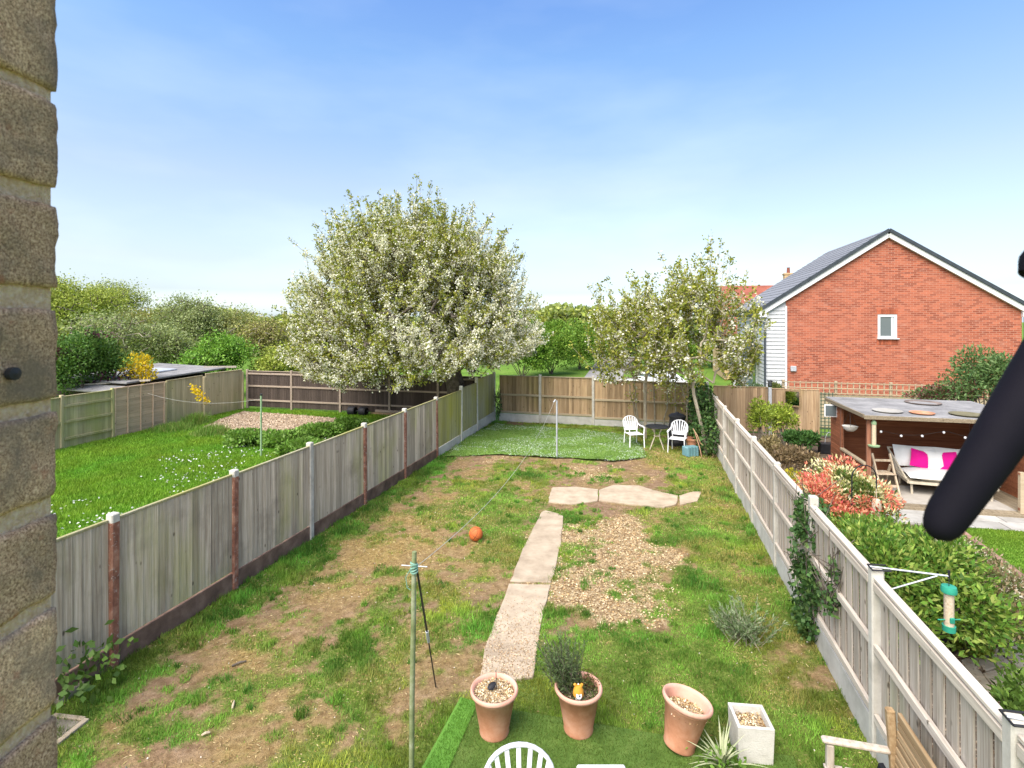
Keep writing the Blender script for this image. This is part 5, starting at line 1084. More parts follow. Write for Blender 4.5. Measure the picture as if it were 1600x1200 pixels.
# shepherd's crook and feeder bracket
p = G(1331, 800); p = Vector((p.x, 8.2, 0)); p.x = (1331 - 800) / F * 8.2
ck = thing('border_crook', 'black metal crook rising from the red-leaved shrub', 'crook', tuple(p))
MB().tube([(0, 0, 0), (0, 0, 1.62)] + [(.19 - .19 * math.cos(a_), 0, 1.62 + .19 * math.sin(a_)) for a_ in np.linspace(.2, math.pi, 10)] + [(.38, 0, 1.45)], .009, 6).build('rod', m_black, ck, smooth=True)
hfp = ck.location + Vector((.38, 0, 1.02)); tag(MB().lathe([(0, 0), (.06, 0), (.065, .2), (.05, .26), (0, .28)], 12).tube([(0, 0, .27), (0, 0, .44)], .006, 4).build('fat_feeder', m_cane, loc=tuple(hfp), smooth=True), 'pale feeder hanging from the black crook', 'bird feeder')
P2 = right_posts[2]
br = thing('post_bracket', 'black wire bracket on the fence post with the bird feeder', 'bracket', (P2[0], P2[1], 1.735), -TH)
def bracket_body(br):
    MB().tube([(-.06, -.07, .012), (.09, -.07, .02), (.09, .05, .02), (-.06, .05, .012), (-.06, -.07, .012)], .008, 6).build('clamp', m_black, br)
    MB().tube([(-.06, -.01, .02), (.55, -.05, .02)], .008, 6).build('arm', m_galv, br); MB().tube([(.08, -.02, -.18), (.46, -.05, .012)], .007, 6).build('stay', m_galv, br); MB().tube([(.55, -.05, .0), (.55, -.05, .07)], .01, 6).build('tip', m_black, br)
bracket_body(br)
P1 = right_posts[1]
br2 = thing('post_bracket', 'black wire bracket on the fence post at the right edge', 'bracket', (P1[0], P1[1], 1.735), -TH); MB().tube([(-.06, -.07, .012), (.09, -.07, .02), (.09, .05, .02), (-.06, .05, .012), (-.06, -.07, .012)], .008, 6).build('clamp', m_black, br2); MB().tube([(-.06, -.01, .02), (.5, -.05, .02)], .008, 6).build('arm', m_galv, br2)
ap = br.location + Vector((*(PD * .55 - GD * .05), 0)); gfm = plain('green_feeder', [(.02, .22, .14), (.04, .32, .21)], 6, .45)
gf = thing('bird_feeder', 'green topped tube bird feeder hanging above the evergreen shrub', 'bird feeder', (ap.x, ap.y, ap.z - .47))
MB().lathe([(0, .40), (.055, .40), (.062, .37), (.06, .345), (.0, .345)][::-1], 16).build('lid', gfm, gf, smooth=True); MB().tube([(0, 0, .05), (0, 0, .35)], .038, 14).build('seed_tube', plain('seed_mix', [(.36, .28, .18), (.52, .43, .30), (.62, .54, .42)], 60, .5), gf, smooth=True)
MB().lathe([(0, -.0), (.05, .0), (.052, .05), (0, .05)], 14).build('base', gfm, gf, smooth=True); MB().tube([(-.1, 0, .10), (.1, 0, .10)], .006, 5).build('perch', gfm, gf); MB().box((0, -.036, .11), (.04, .02, .05)).build('port', gfm, gf, bevel=.005); MB().tube([(0, 0, .39), (0, 0, .47)], .004, 4).build('hook', m_darkmetal, gf)

# ------------------------------------------------------------------ ivy
def ivy(name, lab, blobs, n, ls, seed, clip=None):
    rg = np.random.default_rng(seed); root = thing(name, lab, 'ivy', tuple(blobs[0][0][:2]) + (0,)); base = np.array([*blobs[0][0][:2], 0]); Ps = []
    wts = np.array([np.prod(r) ** (2 / 3) for c, r in blobs]); wts = wts / wts.sum()
    for (c, r), w in zip(blobs, wts):
        m = int(n * w); d = unit(rg.normal(size=(m, 3))); Ps.append(np.array(c) + d * np.array(r) * rg.uniform(.7, 1.08, (m, 1)))
    P = np.concatenate(Ps); P = P[P[:, 2] > .03]
    if clip is not None: P = P[clip(P)]
    m = len(P); link('foliage', leaf_mesh('foliage', P - base, unit(rdir(m) + [0, 0, -.3]), ls * rg.uniform(.6, 1.3, m), ls * .8 * rg.uniform(.7, 1.2, m), mixcol([(.05, .12, .03), (.08, .17, .045), (.14, .23, .065), (.035, .08, .025)], m)), m_leaf, root)
    q0 = P[rg.integers(0, m, 40)]; q1 = q0 + rg.normal(0, .12, q0.shape) + [0, 0, .3]
    link('stem', edge_tubes('stem', np.concatenate([q0, q0 * [1, 1, 0]])[:40] - base, q1 - base, np.full(40, .006), np.full(40, .004), 4), m_bark, root)
    return root
def rp(t, off, z): v = RF0 + RD * t + PD * off; return (v[0], v[1], z)
ivy('ivy', 'dark ivy column smothering the near silvery fence post', [(rp(1.95, -.08, .50), (.14, .24, .52)), (rp(1.98, -.08, 1.1), (.14, .22, .45)), (rp(1.8, -.09, .35), (.13, .22, .36)), (rp(2.05, .03, 1.55), (.17, .20, .22)), (rp(2.2, -.04, 1.45), (.10, .16, .32)), (rp(1.62, -.09, .8), (.06, .16, .2))], 1900, .07, 161)
ivy('ivy', 'yellowish ivy strand on the near fence panel', [(rp(.95, -.08, 1.1), (.05, .07, .35)), (rp(1.1, -.08, .85), (.06, .1, .12))], 170, .06, 162)
ivy('ivy', 'tall dense ivy mound filling the far right corner', [(rp(11.4, -.32, .6), (.33, .8, .6)), (rp(12.2, -.3, 1.2), (.33, .9, .65)), (rp(12.8, -.32, 1.6), (.33, .7, .4)), (rp(13.4, -.35, .8), (.35, .6, .8))], 3600, .10, 163)
c = Vector((left_x(21.0) + .1, 21.0, .5)); ivy('ivy', 'small ivy sprig in the far left corner of the back fence', [((c.x + .18, 21.05, .7), (.12, .2, .5))], 160, .08, 164)
p = np.array(LF0) - LD * .45 + PD * .2; 
wd_ = thing('dock_weed', 'leafy weed growing against the nearest left fence panel', 'weed', (p[0], p[1], 0)); n = 160; C = RNG.normal(0, 1, (n, 3)) * [.16, .22, .16] + [0, 0, .3]; C[:, 2] = np.maximum(C[:, 2], .03)
link('foliage', leaf_mesh('foliage', C, unit(rdir(n) + [0, 0, .4]), RNG.uniform(.06, .13, n), .06, mixcol([(.09, .17, .03), (.15, .24, .06)], n)), m_leaf, wd_)

# ------------------------------------------------------------------ objects in the garden
def make_chair(lab, loc, rz, group='white plastic garden chairs'):
    t = thing('garden_chair', lab, 'chair', loc, rz, group)     # faces local -y
    s = MB(); cushion(s, (0, -.02, .415), (.50, .48, .035)); s.build('seat', m_white, t, smooth=True)
    for sx in (-1, 1):
        MB().tube([(sx * .25, -.25, 0), (sx * .235, -.235, .40), (sx * .255, -.22, .62)], [.026, .024, .022], 8, flat=.7).build('leg', m_white, t, smooth=True)
        MB().tube([(sx * .22, .27, 0), (sx * .21, .23, .42)], [.024, .022], 8, flat=.7).build('leg', m_white, t, smooth=True)
        MB().tube([(sx * .258, -.25, .625), (sx * .27, -.10, .645), (sx * .265, .10, .64), (sx * .24, .225, .70)], [.026, .03, .028, .022], 8, flat=.55).build('armrest', m_white, t, smooth=True)
    ring = [(-.20, .215, .42), (-.225, .235, .56), (-.245, .265, .70)] + [(.25 * math.cos(a_), .27 + .055 * math.sin(a_), .72 + .20 * math.sin(a_)) for a_ in np.linspace(math.pi * .96, math.pi * .04, 13)] + [(.245, .265, .70), (.225, .235, .56), (.20, .215, .42)]
    MB().tube(ring, .024, 8, flat=.65).build('back_frame', m_white, t, smooth=True)
    MB().box((0, .228, .53), (.40, .022, .10), (math.radians(-8), 0, 0)).build('back_panel', m_white, t, bevel=.008)
    for k in range(7):
        a_ = math.radians(90 + (k - 3) * 21); xe, ze = .245 * math.cos(a_), .72 + .195 * math.sin(a_); xb = (3 - k) * .052
        MB().beam((xb, .238, .56), (xe, .27 + .05 * math.sin(a_), ze), .034, .014, (0, 1, 0)).build('slat', m_white, t, bevel=.004)
    return t
ch1 = G(992, 699); make_chair('white plastic garden chair left of the bistro table', (ch1.x, ch1.y + .15, .0), math.radians(12))
ch2 = G(1063, 708); make_chair('white plastic garden chair right of the bistro table', (ch2.x - .02, ch2.y + .18, .0), math.radians(-28))
make_chair('white plastic garden chair cut off by the bottom of the view', (.07, 3.55, .035), math.radians(4))
bt = G(1028, 702); bt.y += .1; tb_ = thing('bistro_table', 'round black mesh bistro table on pale curved legs', 'table', (bt.x, bt.y, 0))
MB().lathe([(.34, .70), (.36, .705), (.365, .69), (.35, .675), (.33, .69)], 36).build('rim', m_darkmetal, tb_, smooth=True)
tp = MB()
for k in range(-11, 12):
    w = math.sqrt(max(0, .345 ** 2 - (k * .03) ** 2)); tp.box((k * .03, 0, .695), (.012, 2 * w, .006)).box((0, k * .03, .691), (2 * w, .012, .005))
tp.build('top', m_darkmetal, tb_)
for k in range(4):
    a_ = k * math.pi / 2 + .5; c_, s_ = math.cos(a_), math.sin(a_); MB().tube([(.30 * c_, .30 * s_, 0), (.16 * c_, .16 * s_, .26), (.085 * c_, .085 * s_, .40), (.12 * c_, .12 * s_, .52), (.24 * c_, .24 * s_, .67)], .012, 6).build('leg', m_cane, tb_, smooth=True)
MB().tube([(.10 * math.cos(a_), .10 * math.sin(a_), .40) for a_ in np.linspace(0, 2 * math.pi, 17)], .010, 6).build('ring', m_cane, tb_)
p = W(1059, 660, 17.2); cbn = thing('compost_bin', 'black plastic compost bin behind the right white chair', 'compost bin', (p.x, 17.25, 0))
MB().lathe([(.33, 0), (.335, .12), (.31, .14), (.30, .40), (.285, .42), (.27, .66), (.255, .68), (.245, .86), (.26, .88), (.26, .90)], 24).build('body', m_black, cbn, smooth=True); MB().lathe([(.27, .90), (.275, .94), (.20, 1.0), (.06, 1.03), (.05, 1.06), (0, 1.06)], 24).build('lid', m_black, cbn, smooth=True)
p = G(1081, 714); tc = thing('teal_crate', 'ribbed teal plastic box beside the right white chair', 'box', (p.x, p.y + .12, 0), math.radians(18))
MB().box((0, 0, .15), (.42, .26, .28)).build('body', m_teal, tc, bevel=.02)
for k in range(4): MB().box((-.15 + k * .10, -.135, .16), (.045, .03, .30)).build('rib', m_teal, tc, bevel=.006)
p = W(1083, 682, 16.4); tag(MB().lathe([(0, 0), (.17, 0), (.21, .34), (.235, .34), (.235, .40), (.20, .40), (.18, .3), (0, .3)], 22).build('clay_pot', m_terra, loc=(p.x, 16.45, 0), smooth=True), 'clay pot half hidden behind the right white chair', 'pot')
p = W(1100, 665, 16.0); tag(MB().lathe([(0, 0), (.20, 0), (.26, .34), (.28, .36), (.24, .36), (0, .3)], 22).build('plant_tub', m_black, loc=(p.x + .12, 16.55, .0), smooth=True), 'dark tub in the shade of the ivy', 'tub')
hz_ = thing('hose', 'brown hose looping down beside the leaning cherry stem', 'hose', tuple(G(1104, 714)))
MB().tube([(-.30, .3, .78), (-.24, .1, .62), (-.20, -.05, .42), (-.02, -.06, .28), (.10, -.1, .18), (.16, -.12, .06), (.10, -.12, .02)], .013, 6).build('tube', plain('hose_brown', [(.30, .19, .10), (.42, .29, .17)], 5, .6), hz_, smooth=True); MB().tube([(-.28, .25, .75), (-.22, -.03, .3), (-.16, -.05, .02)], .013, 6).build('tube', plain('hose_pink', [(.4, .22, .15), (.5, .3, .2)], 5, .6), hz_, smooth=True)
# washing line posts
p = G(870, 716); fp_ = thing('washing_post', 'galvanised washing line post in front of the back fence', 'post', tuple(p)); zt = CH - (626 - HZ) / F * p.y
MB().tube([(0, 0, -.1), (0, 0, zt)], .024, 8).build('pole', m_galv, fp_, smooth=True); MB().tube([(0, 0, zt - .02), (-.05, -.03, zt + .03), (-.10, -.06, zt - .04)], .018, 6).build('hook', m_galv, fp_)
np0 = Vector((-.1868 * 4.72, 4.72, 0)); nzt = CH - (862 - HZ) / F * 4.72
npst = thing('washing_post', 'mossy washing line post standing in the foreground', 'post', tuple(np0))
MB().tube([(-.012, .0, -.1), (-.006, 0, .7), (.006, 0, 1.4), (.014, 0, nzt)], [.024, .023, .023, .021], 10).build('pole', m_mosspole, npst, smooth=True)
tw_ = MB()
for k in range(5): tw_.tube([(.012 + .030 * math.cos(a_), .030 * math.sin(a_), nzt - .17 + .016 * k + .012 * math.sin(a_ + k)) for a_ in np.linspace(0, 2 * math.pi, 13)], .008, 5)
tw_.tube([(-.02, -.02, nzt - .15), (-.06, -.01, nzt - .22), (-.05, 0, nzt - .32), (-.02, 0, nzt - .34)], .004, 5); tw_.build('knot', m_cordgreen, npst, smooth=True)
MB().tube([(-.10, 0, nzt - .12), (.13, -.01, nzt - .13)], .005, 5).build('peg_bar', m_galv, npst)
lt = Vector((p.x - .08, p.y - .04, zt - .02)) - np0; l0 = Vector((.02, .02, nzt - .15))
MB().tube([l0.lerp(lt, s) - Vector((0, 0, 1.15 * 4 * s * (1 - s) * .36)) for s in np.linspace(0, 1, 25)], .0028, 5).build('line', m_cord, npst)
pe = G(681, 1073); pt0 = W(652, 893, 4.80); prp = thing('line_prop', 'thin dark metal clothes prop leaning on the mossy post', 'prop', tuple(pe))
top = pt0 - pe; MB().tube([(0, 0, 0), top * .5], .0075, 6).build('lower_rod', m_darkmetal, prp); MB().tube([top * .47, top], .0105, 6).build('upper_rod', m_darkmetal, prp); MB().tube([top * .44, top * .53], .016, 8).build('clamp', m_galv, prp)
# ball
p = G(743, 848); bl = thing('basketball', 'orange basketball lying on the straw coloured lawn', 'ball', (p.x, p.y + .09, .125)); bm = bmesh.new(); bmesh.ops.create_uvsphere(bm, u_segments=32, v_segments=20, radius=.128)
me = bpy.data.meshes.new('skin'); bm.to_mesh(me); bm.free(); me.polygons.foreach_set('use_smooth', [True] * len(me.polygons)); link('skin', me, m_orange, bl)
sm = MB()
for ax in range(2): sm.tube([(.1275 * math.cos(a_), .1275 * math.sin(a_), 0) if ax == 0 else (.1275 * math.cos(a_), 0, .1275 * math.sin(a_)) for a_ in np.linspace(0, 2 * math.pi, 33)], .0028, 5)
for s in (-1, 1): sm.tube([(s * (.055 + .03 * math.cos(a_) ** 2), .1275 * math.sqrt(max(0, 1 - ((.055 + .03 * math.cos(a_) ** 2) / .1275) ** 2)) * math.cos(a_), .1275 * math.sqrt(max(0, 1 - ((.055 + .03 * math.cos(a_) ** 2) / .1275) ** 2)) * math.sin(a_)) for a_ in np.linspace(0, 2 * math.pi, 33)], .0028, 5)
sm.build('seam', m_black, bl); bl.rotation_euler = (.5, .35, .8)
# terracotta pots
def pot(lab, loc, rx=0, ry=0, fill='gravel', H=.43, R=.235, level=.06):
    t = thing('terracotta_pot', lab, 'pot', loc, 0, 'terracotta pots on the turf mat'); t.rotation_euler = (rx, ry, 0)
    MB().lathe([(0, 0), (R * .60, 0), (R * .62, .015), (R * .60, .03), (R * .86, H * .84), (R * .875, H * .845), (R * .88, H * .885), (R * .885, H * .89)], 40).build('body', m_terra, t, smooth=True)
    MB().lathe([(R * .885, H * .885), (R * .97, H * .90), (R, H * .94), (R * .985, H * .985), (R * .94, H), (R * .875, H * .985), (R * .835, H * .93), (R * .80, H * .7), (R * .78, H * .62)], 40).build('rim', m_terra_rim, t, smooth=True)
    z = H - level; s = MB().lathe([(0, z + .004), (R * .5, z + .002), (R * .81, z - .006)], 28).build('soil' if fill != 'gravel' else 'gravel_bed', m_bed if fill != 'gravel' else m_gravel, t)
    n = 1500; r = R * .80 * np.sqrt(RNG.random(n)); a_ = RNG.uniform(0, 2 * np.pi, n); P = np.stack([r * np.cos(a_), r * np.sin(a_), z + .012 * RNG.random(n)], 1)
    cols = [(.60, .44, .22), (.72, .60, .38), (.45, .27, .10), (.80, .72, .55), (.30, .2, .1)] if fill == 'gravel' else [(.1, .07, .04), (.06, .1, .02), (.3, .24, .16)]
    o = link('gravel', leaf_mesh('gravel', P, rdir(n) * [1, 1, .4], RNG.uniform(.012, .028, n), RNG.uniform(.010, .02, n), mixcol(cols, n), .25), m_chip, t); o['kind'] = 'stuff'
    return t
p1 = G(772, 1150, .035); pot('terracotta pot of gravel with a dark solar stake', (p1.x, p1.y + .06, .033), level=.045)
sk = thing('solar_stake', 'dark oval solar stake light stuck in the gravel pot', 'garden light', (p1.x + .02, p1.y + .08, .40)); MB().tube([(.0, 0, 0), (-.004, 0, .22)], .004, 6).build('stem', m_darkmetal, sk)
lo = MB().lathe([(0, -.012), (.03, -.01), (.038, 0), (.03, .008), (0, .01)], 18, (0, 0, 0)).build('panel', m_black, sk, smooth=True); lo.scale = (1.25, .8, 1); lo.location = (-.045, -.01, .07); lo.rotation_euler = (.5, -.4, .6); MB().tube([(-.03, -.005, .07), (0, 0, .09)], .006, 5).build('arm', m_darkmetal, sk)
p2 = G(905, 1146, .035); pot('terracotta pot planted with rosemary and an ornament', (p2.x, p2.y + .06, .033), fill='soil', level=.06)
P2c = np.array([p2.x, p2.y + .06, .40])
rs = thing('rosemary_plant', 'dark green rosemary growing in the middle terracotta pot', 'plant', tuple(P2c)); E0, E1, LC, LDr = [], [], [], []
for k in range(70):
    a_ = RNG.uniform(0, 2 * np.pi); b0 = np.array([-.08, .05, 0]) + RNG.normal(0, .055, 3) * [1, 1, 0]; d_ = unit(np.array([-.30 + .5 * math.cos(a_), .45 * math.sin(a_) + .15, 1.0])); Lr = RNG.uniform(.24, .52); e = b0 + d_ * Lr
    E0.append(b0); E1.append(e); t = RNG.uniform(.12, 1, 60); LC.append(b0 + (e - b0) * t[:, None] + RNG.normal(0, .006, (60, 3))); LDr.append(np.repeat(d_[None], 60, 0) * .8 + rdir(60) * .8)
link('stem', edge_tubes('stem', np.array(E0), np.array(E1), np.full(70, .004), np.full(70, .002), 4), m_bark, rs); LC = np.concatenate(LC)
link('foliage', leaf_mesh('foliage', LC, np.concatenate(LDr), RNG.uniform(.025, .05, len(LC)), .008, mixcol([(.10, .15, .055), (.16, .22, .09), (.07, .11, .04)], len(LC))), m_leaf, rs)
th_ = thing('creeping_herb', 'low reddish herb beside the ornament in the middle pot', 'plant', tuple(P2c + [.09, .06, 0])); n = 420; C = RNG.normal(0, 1, (n, 3)) * [.055, .05, .035] + [0, 0, .05]; link('foliage', leaf_mesh('foliage', C, rdir(n) + [0, 0, .5], .028, .012, mixcol([(.09, .12, .03), (.20, .10, .05), (.14, .17, .05)], n)), m_leaf, th_)
ow = thing('cottage_ornament', 'small ornament cottage with orange roof in the middle pot', 'ornament', tuple(P2c + [-.012, -.09, -.03]))
MB().lathe([(0, 0), (.036, 0), (.040, .03), (.036, .08), (.030, .10), (0, .10)], 18).build('wall', m_planter, ow, smooth=True)
m_or = plain('ornament_orange', [(.55, .26, .03), (.68, .36, .06)], 9, .5)
MB().lathe([(.050, .060), (.055, .07), (.047, .115), (.03, .15), (0, .155)], 18).build('roof', m_or, ow, smooth=True); MB().box((-.032, 0, .158), (.026, .02, .03), (0, -.5, 0)).build('roof_ear', m_or, ow, bevel=.006); MB().box((.032, 0, .158), (.026, .02, .03), (0, .5, 0)).build('roof_ear', m_or, ow, bevel=.006)
MB().lathe([(0, -.008), (.026, -.004), (.028, 0), (0, .006)], 16, (0, -.050, .085), Matrix.Rotation(math.radians(70), 3, 'X')).build('face', m_white, ow, smooth=True); MB().lathe([(0, -.006), (.008, 0), (0, .008)], 10, (0, 0, .165)).build('finial', m_white, ow, smooth=True); MB().box((.004, -.058, .09), (.018, .008, .018)).build('window', m_glass, ow, bevel=.003)
for x in (-.016, .018): MB().lathe([(0, 0), (.013, .004), (.012, .02), (0, .03)], 10, (x, -.042, 0)).build('pebble_foot', m_edgebrick, ow, smooth=True)
p3 = G(1066, 1178, .035); pot('tilted terracotta pot half filled with gravel', (p3.x + .0, p3.y + .10, .040), math.radians(-4), math.radians(13), level=.115)
# stone planter
p4 = G(1182, 1190, .03); sq = thing('square_planter', 'square pale stone planter filled with gravel', 'planter', (p4.x + .0, p4.y + .12, .0), math.radians(-6))
s = .16; MB().add([(x * a_, y * a_, z) for z, a_ in ((0, s * .93), (.36, s)) for x, y in ((-1, -1), (1, -1), (1, 1), (-1, 1))] + [(x * s * .82, y * s * .82, z) for z in (.36, .27) for x, y in ((-1, -1), (1, -1), (1, 1), (-1, 1))],
   [(0, 1, 5, 4), (1, 2, 6, 5), (2, 3, 7, 6), (3, 0, 4, 7), (4, 5, 9, 8), (5, 6, 10, 9), (6, 7, 11, 10), (7, 4, 8, 11), (8, 9, 13, 12), (9, 10, 14, 13), (10, 11, 15, 14), (11, 8, 12, 15), (0, 3, 2, 1)]).build('box', m_planter, sq, bevel=.004)
MB().box((0, 0, .255), (s * 1.62, s * 1.62, .05)).build('gravel_bed', m_gravel, sq); n = 700; P = np.stack([RNG.uniform(-1, 1, n) * s * .79, RNG.uniform(-1, 1, n) * s * .79, .282 + .014 * RNG.random(n)], 1)
o = link('gravel', leaf_mesh('gravel', P, rdir(n) * [1, 1, .4], RNG.uniform(.014, .03, n), RNG.uniform(.012, .02, n), mixcol([(.60, .44, .22), (.72, .60, .38), (.40, .24, .10), (.7, .62, .48), (.2, .13, .07)], n), .25), m_chip, sq); o['kind'] = 'stuff'
# spiky plant in front of the planter
p5 = G(1122, 1188, .03); spk = thing('spiky_plant', 'pale strappy leaved plant between tilted pot and stone planter', 'plant', (p5.x, p5.y - .10, .03)); vs, fs_l = [], []
for k in range(46):
    a_ = RNG.uniform(0, 2 * math.pi); L_ = RNG.uniform(.22, .42); el = RNG.uniform(.55, 1.35); w_ = RNG.uniform(.009, .015); d_ = Vector((math.cos(a_), math.sin(a_), 0)); sd2 = Vector((-math.sin(a_), math.cos(a_), 0)); b0 = len(vs)
    for q in range(6):
        t = q / 5; pz = d_ * (L_ * math.cos(el) * t + .09 * t * t) + Vector((0, 0, L_ * math.sin(el) * t - .16 * t * t * (1.6 - el) + .02)); ww = w_ * (1 - t ** 2 * .95); vs += [tuple(pz - sd2 * ww), tuple(pz + sd2 * ww)]
    fs_l += [(b0 + 2 * q, b0 + 2 * q + 1, b0 + 2 * q + 3, b0 + 2 * q + 2) for q in range(5)]
me = bpy.data.meshes.new('leaves'); me.from_pydata(vs, [], fs_l); link('leaves', me, plain('strappy_leaf', [(.22, .27, .12), (.35, .38, .22), (.46, .46, .28)], 9, .7), spk)
n = 150; C = RNG.normal(0, 1, (n, 3)) * [.09, .07, .04] + [0, 0, .07]; link('foliage', leaf_mesh('foliage', C, rdir(n), .05, .03, mixcol([(.12, .24, .03), (.17, .30, .05)], n)), m_leaf, spk)
# lavender-like feathery shrub on the lawn
p6 = G(1165, 1000); lv_ = thing('feathery_shrub', 'silvery green feathery shrub growing out of the lawn', 'shrub', tuple(p6)); E0, E1, LC, LDr = [], [], [], []
for k in range(60):
    a_ = RNG.uniform(0, 2 * np.pi); b0 = RNG.normal(0, .10, 3) * [1, 1, 0]; d_ = unit(np.array([.75 * math.cos(a_), .75 * math.sin(a_), RNG.uniform(.5, 1.1)])); Lr = RNG.uniform(.25, .50); e = b0 + d_ * Lr
    E0.append(b0); E1.append(e); t = RNG.uniform(.3, 1.02, 34); LC.append(b0 + (e - b0) * t[:, None] + RNG.normal(0, .008, (34, 3))); LDr.append(np.repeat(d_[None], 34, 0) + rdir(34) * .75)
link('stem', edge_tubes('stem', np.array(E0), np.array(E1), np.full(60, .004), np.full(60, .002), 4), m_twig, lv_); LC = np.concatenate(LC); LC[:, 2] = np.maximum(LC[:, 2], .02)
link('foliage', leaf_mesh('foliage', LC, np.concatenate(LDr), RNG.uniform(.04, .085, len(LC)), .013, mixcol([(.12, .19, .07), (.20, .27, .13), (.30, .36, .22), (.09, .15, .05)], len(LC))), m_leaf, lv_)
# manhole frame
mh = thing('drain_cover', 'grey drain cover in a pale concrete frame by the brick pier', 'drain cover', tuple(G(112, 1146)), math.radians(-8))
MB().box((-.22, -.05, .005), (.34, .36, .03)).build('cover', m_crazy, mh, bevel=.006); fr = MB(); fr.box((-.01, -.05, .005), (.06, .44, .045)); fr.box((-.22, .165, .005), (.36, .05, .045)); fr.build('frame', m_slab, mh, bevel=.006)
kb = MB().beam((G(88, 1105).x, G(88, 1105).y, .03), (G(128, 1075).x, G(128, 1075).y, .03), .06, .10).build('kerb_edging', m_slab, bevel=.006); tag(kb, 'short pale kerb stone under the nearest left fence panel', 'kerb'); kb['kind'] = 'structure'
# sticks on the soil
for q, (a_, b_, lab) in enumerate([((362, 1043), (385, 1035), 'short brown stick on bare soil below the left fence'), ((363, 1110), (366, 1098), 'pale upright splinter of wood on bare soil'), ((315, 1152), (328, 1147), 'broken pale stone shard on the bare soil')]):
    pa, pb2 = G(*a_), G(*b_); tag(MB().tube([tuple(pa + Vector((0, 0, .018))), tuple(pa.lerp(pb2, .5) + Vector((0, 0, .028))), tuple(pb2 + Vector((0, 0, .018)))], [.010, .013, .008], 6).build('stick', m_teak if q else m_bark), lab, 'stick', 'litter on the bare soil')
# bench by the fence
bo = RF0 - RD * .82 - PD * .20; bn = thing('garden_bench', 'wooden slatted bench with grey arms standing along the right fence', 'bench', (bo[0], bo[1], 0), math.atan2(-RD[1], -RD[0]))
# local x runs towards the house along the fence, local y to the fence (-) / garden (+)
def bl_(x, y, z): return (x, y, z)
for x in (0, 1.2):
    MB().box((x, .02, .49), (.06, .06, .98), (math.radians(4), 0, 0)).build('back_post', m_bench, bn, bevel=.01); MB().box((x, -.44, .31), (.055, .055, .62)).build('front_leg', m_benchgrey, bn, bevel=.008); MB().beam((x, -.01, .645), (x, -.50, .645), .065, .04).build('armrest', m_benchgrey, bn, bevel=.014)
    MB().beam((x, .0, .38), (x, -.44, .38), .04, .06).build('side_rail', m_benchgrey, bn)
MB().beam((.03, .04, .945), (1.17, .04, .945), .03, .07).build('top_rail', m_bench, bn, bevel=.006)
sl2 = MB().box((.6, 0, 0), (1.14, .018, .05)).mesh('back_slat', .003); sl2.materials.append(m_bench)
for k in range(7): link('back_slat', sl2, None, bn, (0, .035 - k * .004, .875 - k * .064))
ss = MB().box((.6, 0, 0), (1.26, .06, .022)).mesh('seat_slat', .003); ss.materials.append(m_benchgrey)
for k in range(6): link('seat_slat', ss, None, bn, (0, -.06 - k * .078, .42))
p8 = G(1377, 1197); tag(MB().box((0, 0, .045), (.14, .10, .09), None, .8).build('stone_block', m_black, loc=(p8.x - .02, p8.y - .1, 0), bevel=.012), 'dark little block on the ground under the bench arm', 'block')
# small table corner at the bottom edge
tt = thing('side_table', 'white plastic table whose far edge shows at the bottom', 'table', (.66, 3.63, .03)); MB().box((0, 0, .70), (.36, .66, .03)).build('top', m_white, tt, bevel=.012)
for x in (-.14, .14):
    for y in (-.28, .28): MB().tube([(x, y, 0), (x * .95, y * .95, .69)], .02, 8).build('leg', m_white, tt)

# ------------------------------------------------------------------ our own house: brick window jamb and window handle
def jamb_mat():
    t = NT('weathered_jamb_brick'); v = t.coords('World')
    c = t.ramp(t.noise(v, 620, 4, .8), [(.34, (.10, .055, .032)), (.46, (.37, .225, .13)), (.56, (.64, .42, .25)), (.70, (.88, .67, .46))])
    c = t.mix(t.ramp(t.noise(v, 22, 6, .7), [(.42, (0, 0, 0)), (.64, (.85, .85, .85))]), c, (.20, .15, .105), 'MIX')
    c = t.mix(t.ramp(t.noise(v, 30, 5), [(.62, (0, 0, 0)), (.72, (.8, .8, .8))]), c, (.42, .15, .08))
    c = rnd_mul(t, c, .22)
    h = t.math('ADD', t.noise(v, 620, 4, .8), t.math('MULTIPLY', t.noise(v, 60, 4), .3)); return t.done(c, .95, h, .6, .1, bdist=.0012)
m_jamb = jamb_mat(); m_mortar = plain('jamb_mortar', [(.56, .36, .21), (.74, .52, .325), (.86, .68, .48)], 260, .95, .8, 300, coords='World')
hw = thing('house_wall', 'close weathered tan brick jamb of the window on the left', 'wall')
XJ, YJ = -.336, .394
MB().box((XJ - .60 - .0035, YJ - .053 - .003, 3.2), (1.2, .106, 6.4)).build('mortar', m_mortar, hw)
edges = [-19, 147, 160, 298, 325, 452, 482, 624, 641, 773, 806, 927, 945, 1094, 1113, 1262]
tops = [(-19, 147), (162, 298), (322, 452), (482, 624), (641, 775), (800, 927), (945, 1094), (1113, 1262)]
def zof(y): return CH - (y - HZ) / F * YJ
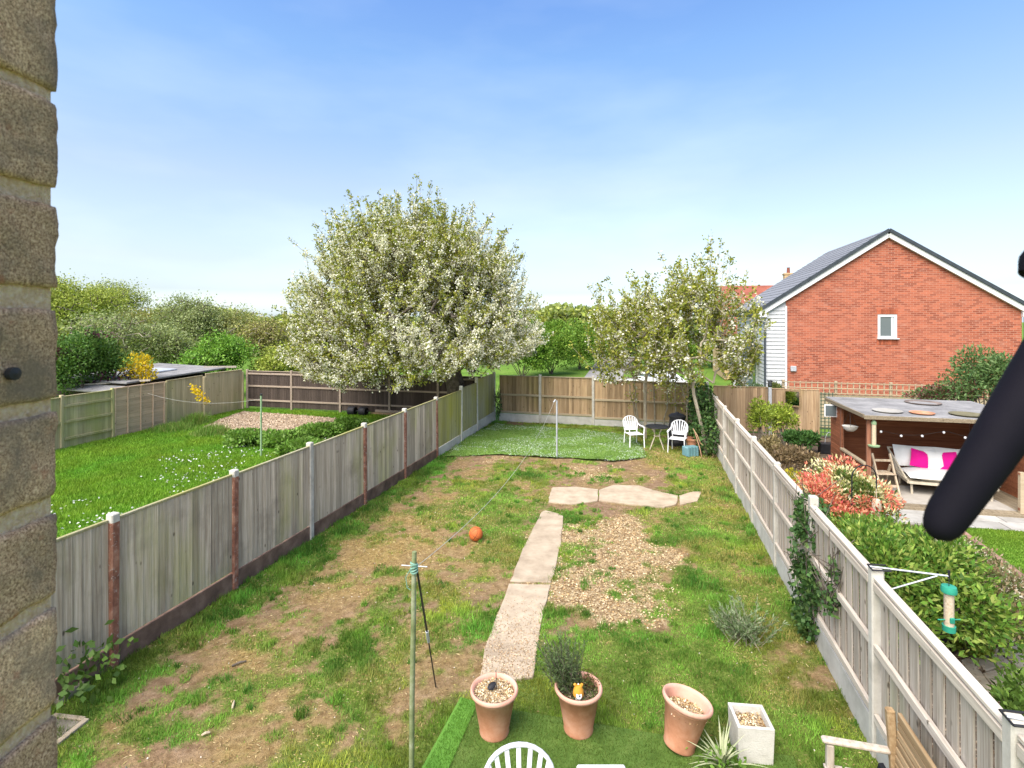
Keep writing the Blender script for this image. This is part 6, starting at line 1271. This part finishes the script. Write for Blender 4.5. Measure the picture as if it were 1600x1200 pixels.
for q, (y0_, y1_) in enumerate([(-170, -33)] + tops):
    z1_, z0_ = zof(y0_), zof(y1_); bm = bmesh.new(); nz, nyy, nxx = 14, 20, 8
    bmesh.ops.create_cube(bm, size=1.0); bmesh.ops.subdivide_edges(bm, edges=bm.edges[:], cuts=13, use_grid_fill=True)
    rg = np.random.default_rng(300 + q); Lx, Ly, Lz = .215 if q % 2 else .1025, .1025, z1_ - z0_
    for vtx in bm.verts:
        p = Vector((vtx.co.x * Lx, vtx.co.y * Ly, vtx.co.z * Lz)); r = .0035; h = Vector((Lx / 2 - r, Ly / 2 - r, Lz / 2 - r)); q_ = Vector([max(-h[i], min(h[i], p[i])) for i in range(3)]); d = p - q_
        if d.length > 1e-6: p = q_ + d.normalized() * r
        nn = float(fbm(p.x * 60 + q * 7 + p.z * 31, p.y * 60 + p.z * 47, 1.6, 4, q)) - .5; n2 = float(fbm(p.y * 25 + q * 3, p.z * 25, 1.0, 3, q + 40)) - .5
        d = d.normalized() if d.length > 1e-6 else Vector((1 if p.x > 0 else -1, 0, 0)); vtx.co = p + d * (nn * .0038 + n2 * .0012)
    me = bpy.data.meshes.new('brick'); bm.to_mesh(me); bm.free(); me.polygons.foreach_set('use_smooth', [True] * len(me.polygons))
    o = link('brick', me, m_jamb, hw, (XJ - Lx / 2 + random.uniform(-.0006, .0006), YJ - .05125, (z0_ + z1_) / 2))
hh = MB().lathe([(0, 0), (.0042, 0), (.0045, -.004), (0, -.005)], 12, (XJ + .0012, .354, zof(588) + .006), Matrix.Rotation(math.radians(-90), 3, 'Y')).build('screw_hole', m_black, hw)
# dark window handle
m_handle = plain('handle_black', [(.003, .003, .005), (.007, .006, .010)], 8, .75, .02, spec=.08)
whd = thing('window_handle', 'black window handle close to the lens, at the right edge', 'handle', tuple(W(1690, 470, .25)))
oh = whd.location
pth = [W(1460, 841, .2340), W(1461.5, 838, .2342), W(1464, 833, .2345), W(1469, 825, .235), W(1475, 815, .2355), W(1484, 800, .236), W(1538, 722, .238), W(1588, 644, .241), W(1641, 561, .245), W(1676, 500, .248), W(1684, 455, .25), W(1676, 410, .25), W(1658, 388, .25)]
MB().tube([p - oh for p in pth], [.001, .0034, .0054, .0068, .0076, .0082, .0093, .0107, .0118, .0120, .0114, .0115, .0120], 20).build('lever', m_handle, whd, smooth=True)
MB().tube([p - oh for p in (W(1650, 400, .25), W(1618, 415, .25), W(1606, 430, .25))], [.012, .0075, .004], 14).build('thumb_catch', m_handle, whd, smooth=True)
MB().box(tuple(W(1720, 470, .25) - oh), (.025, .02, .14)).build('base_plate', m_handle, whd, bevel=.004)
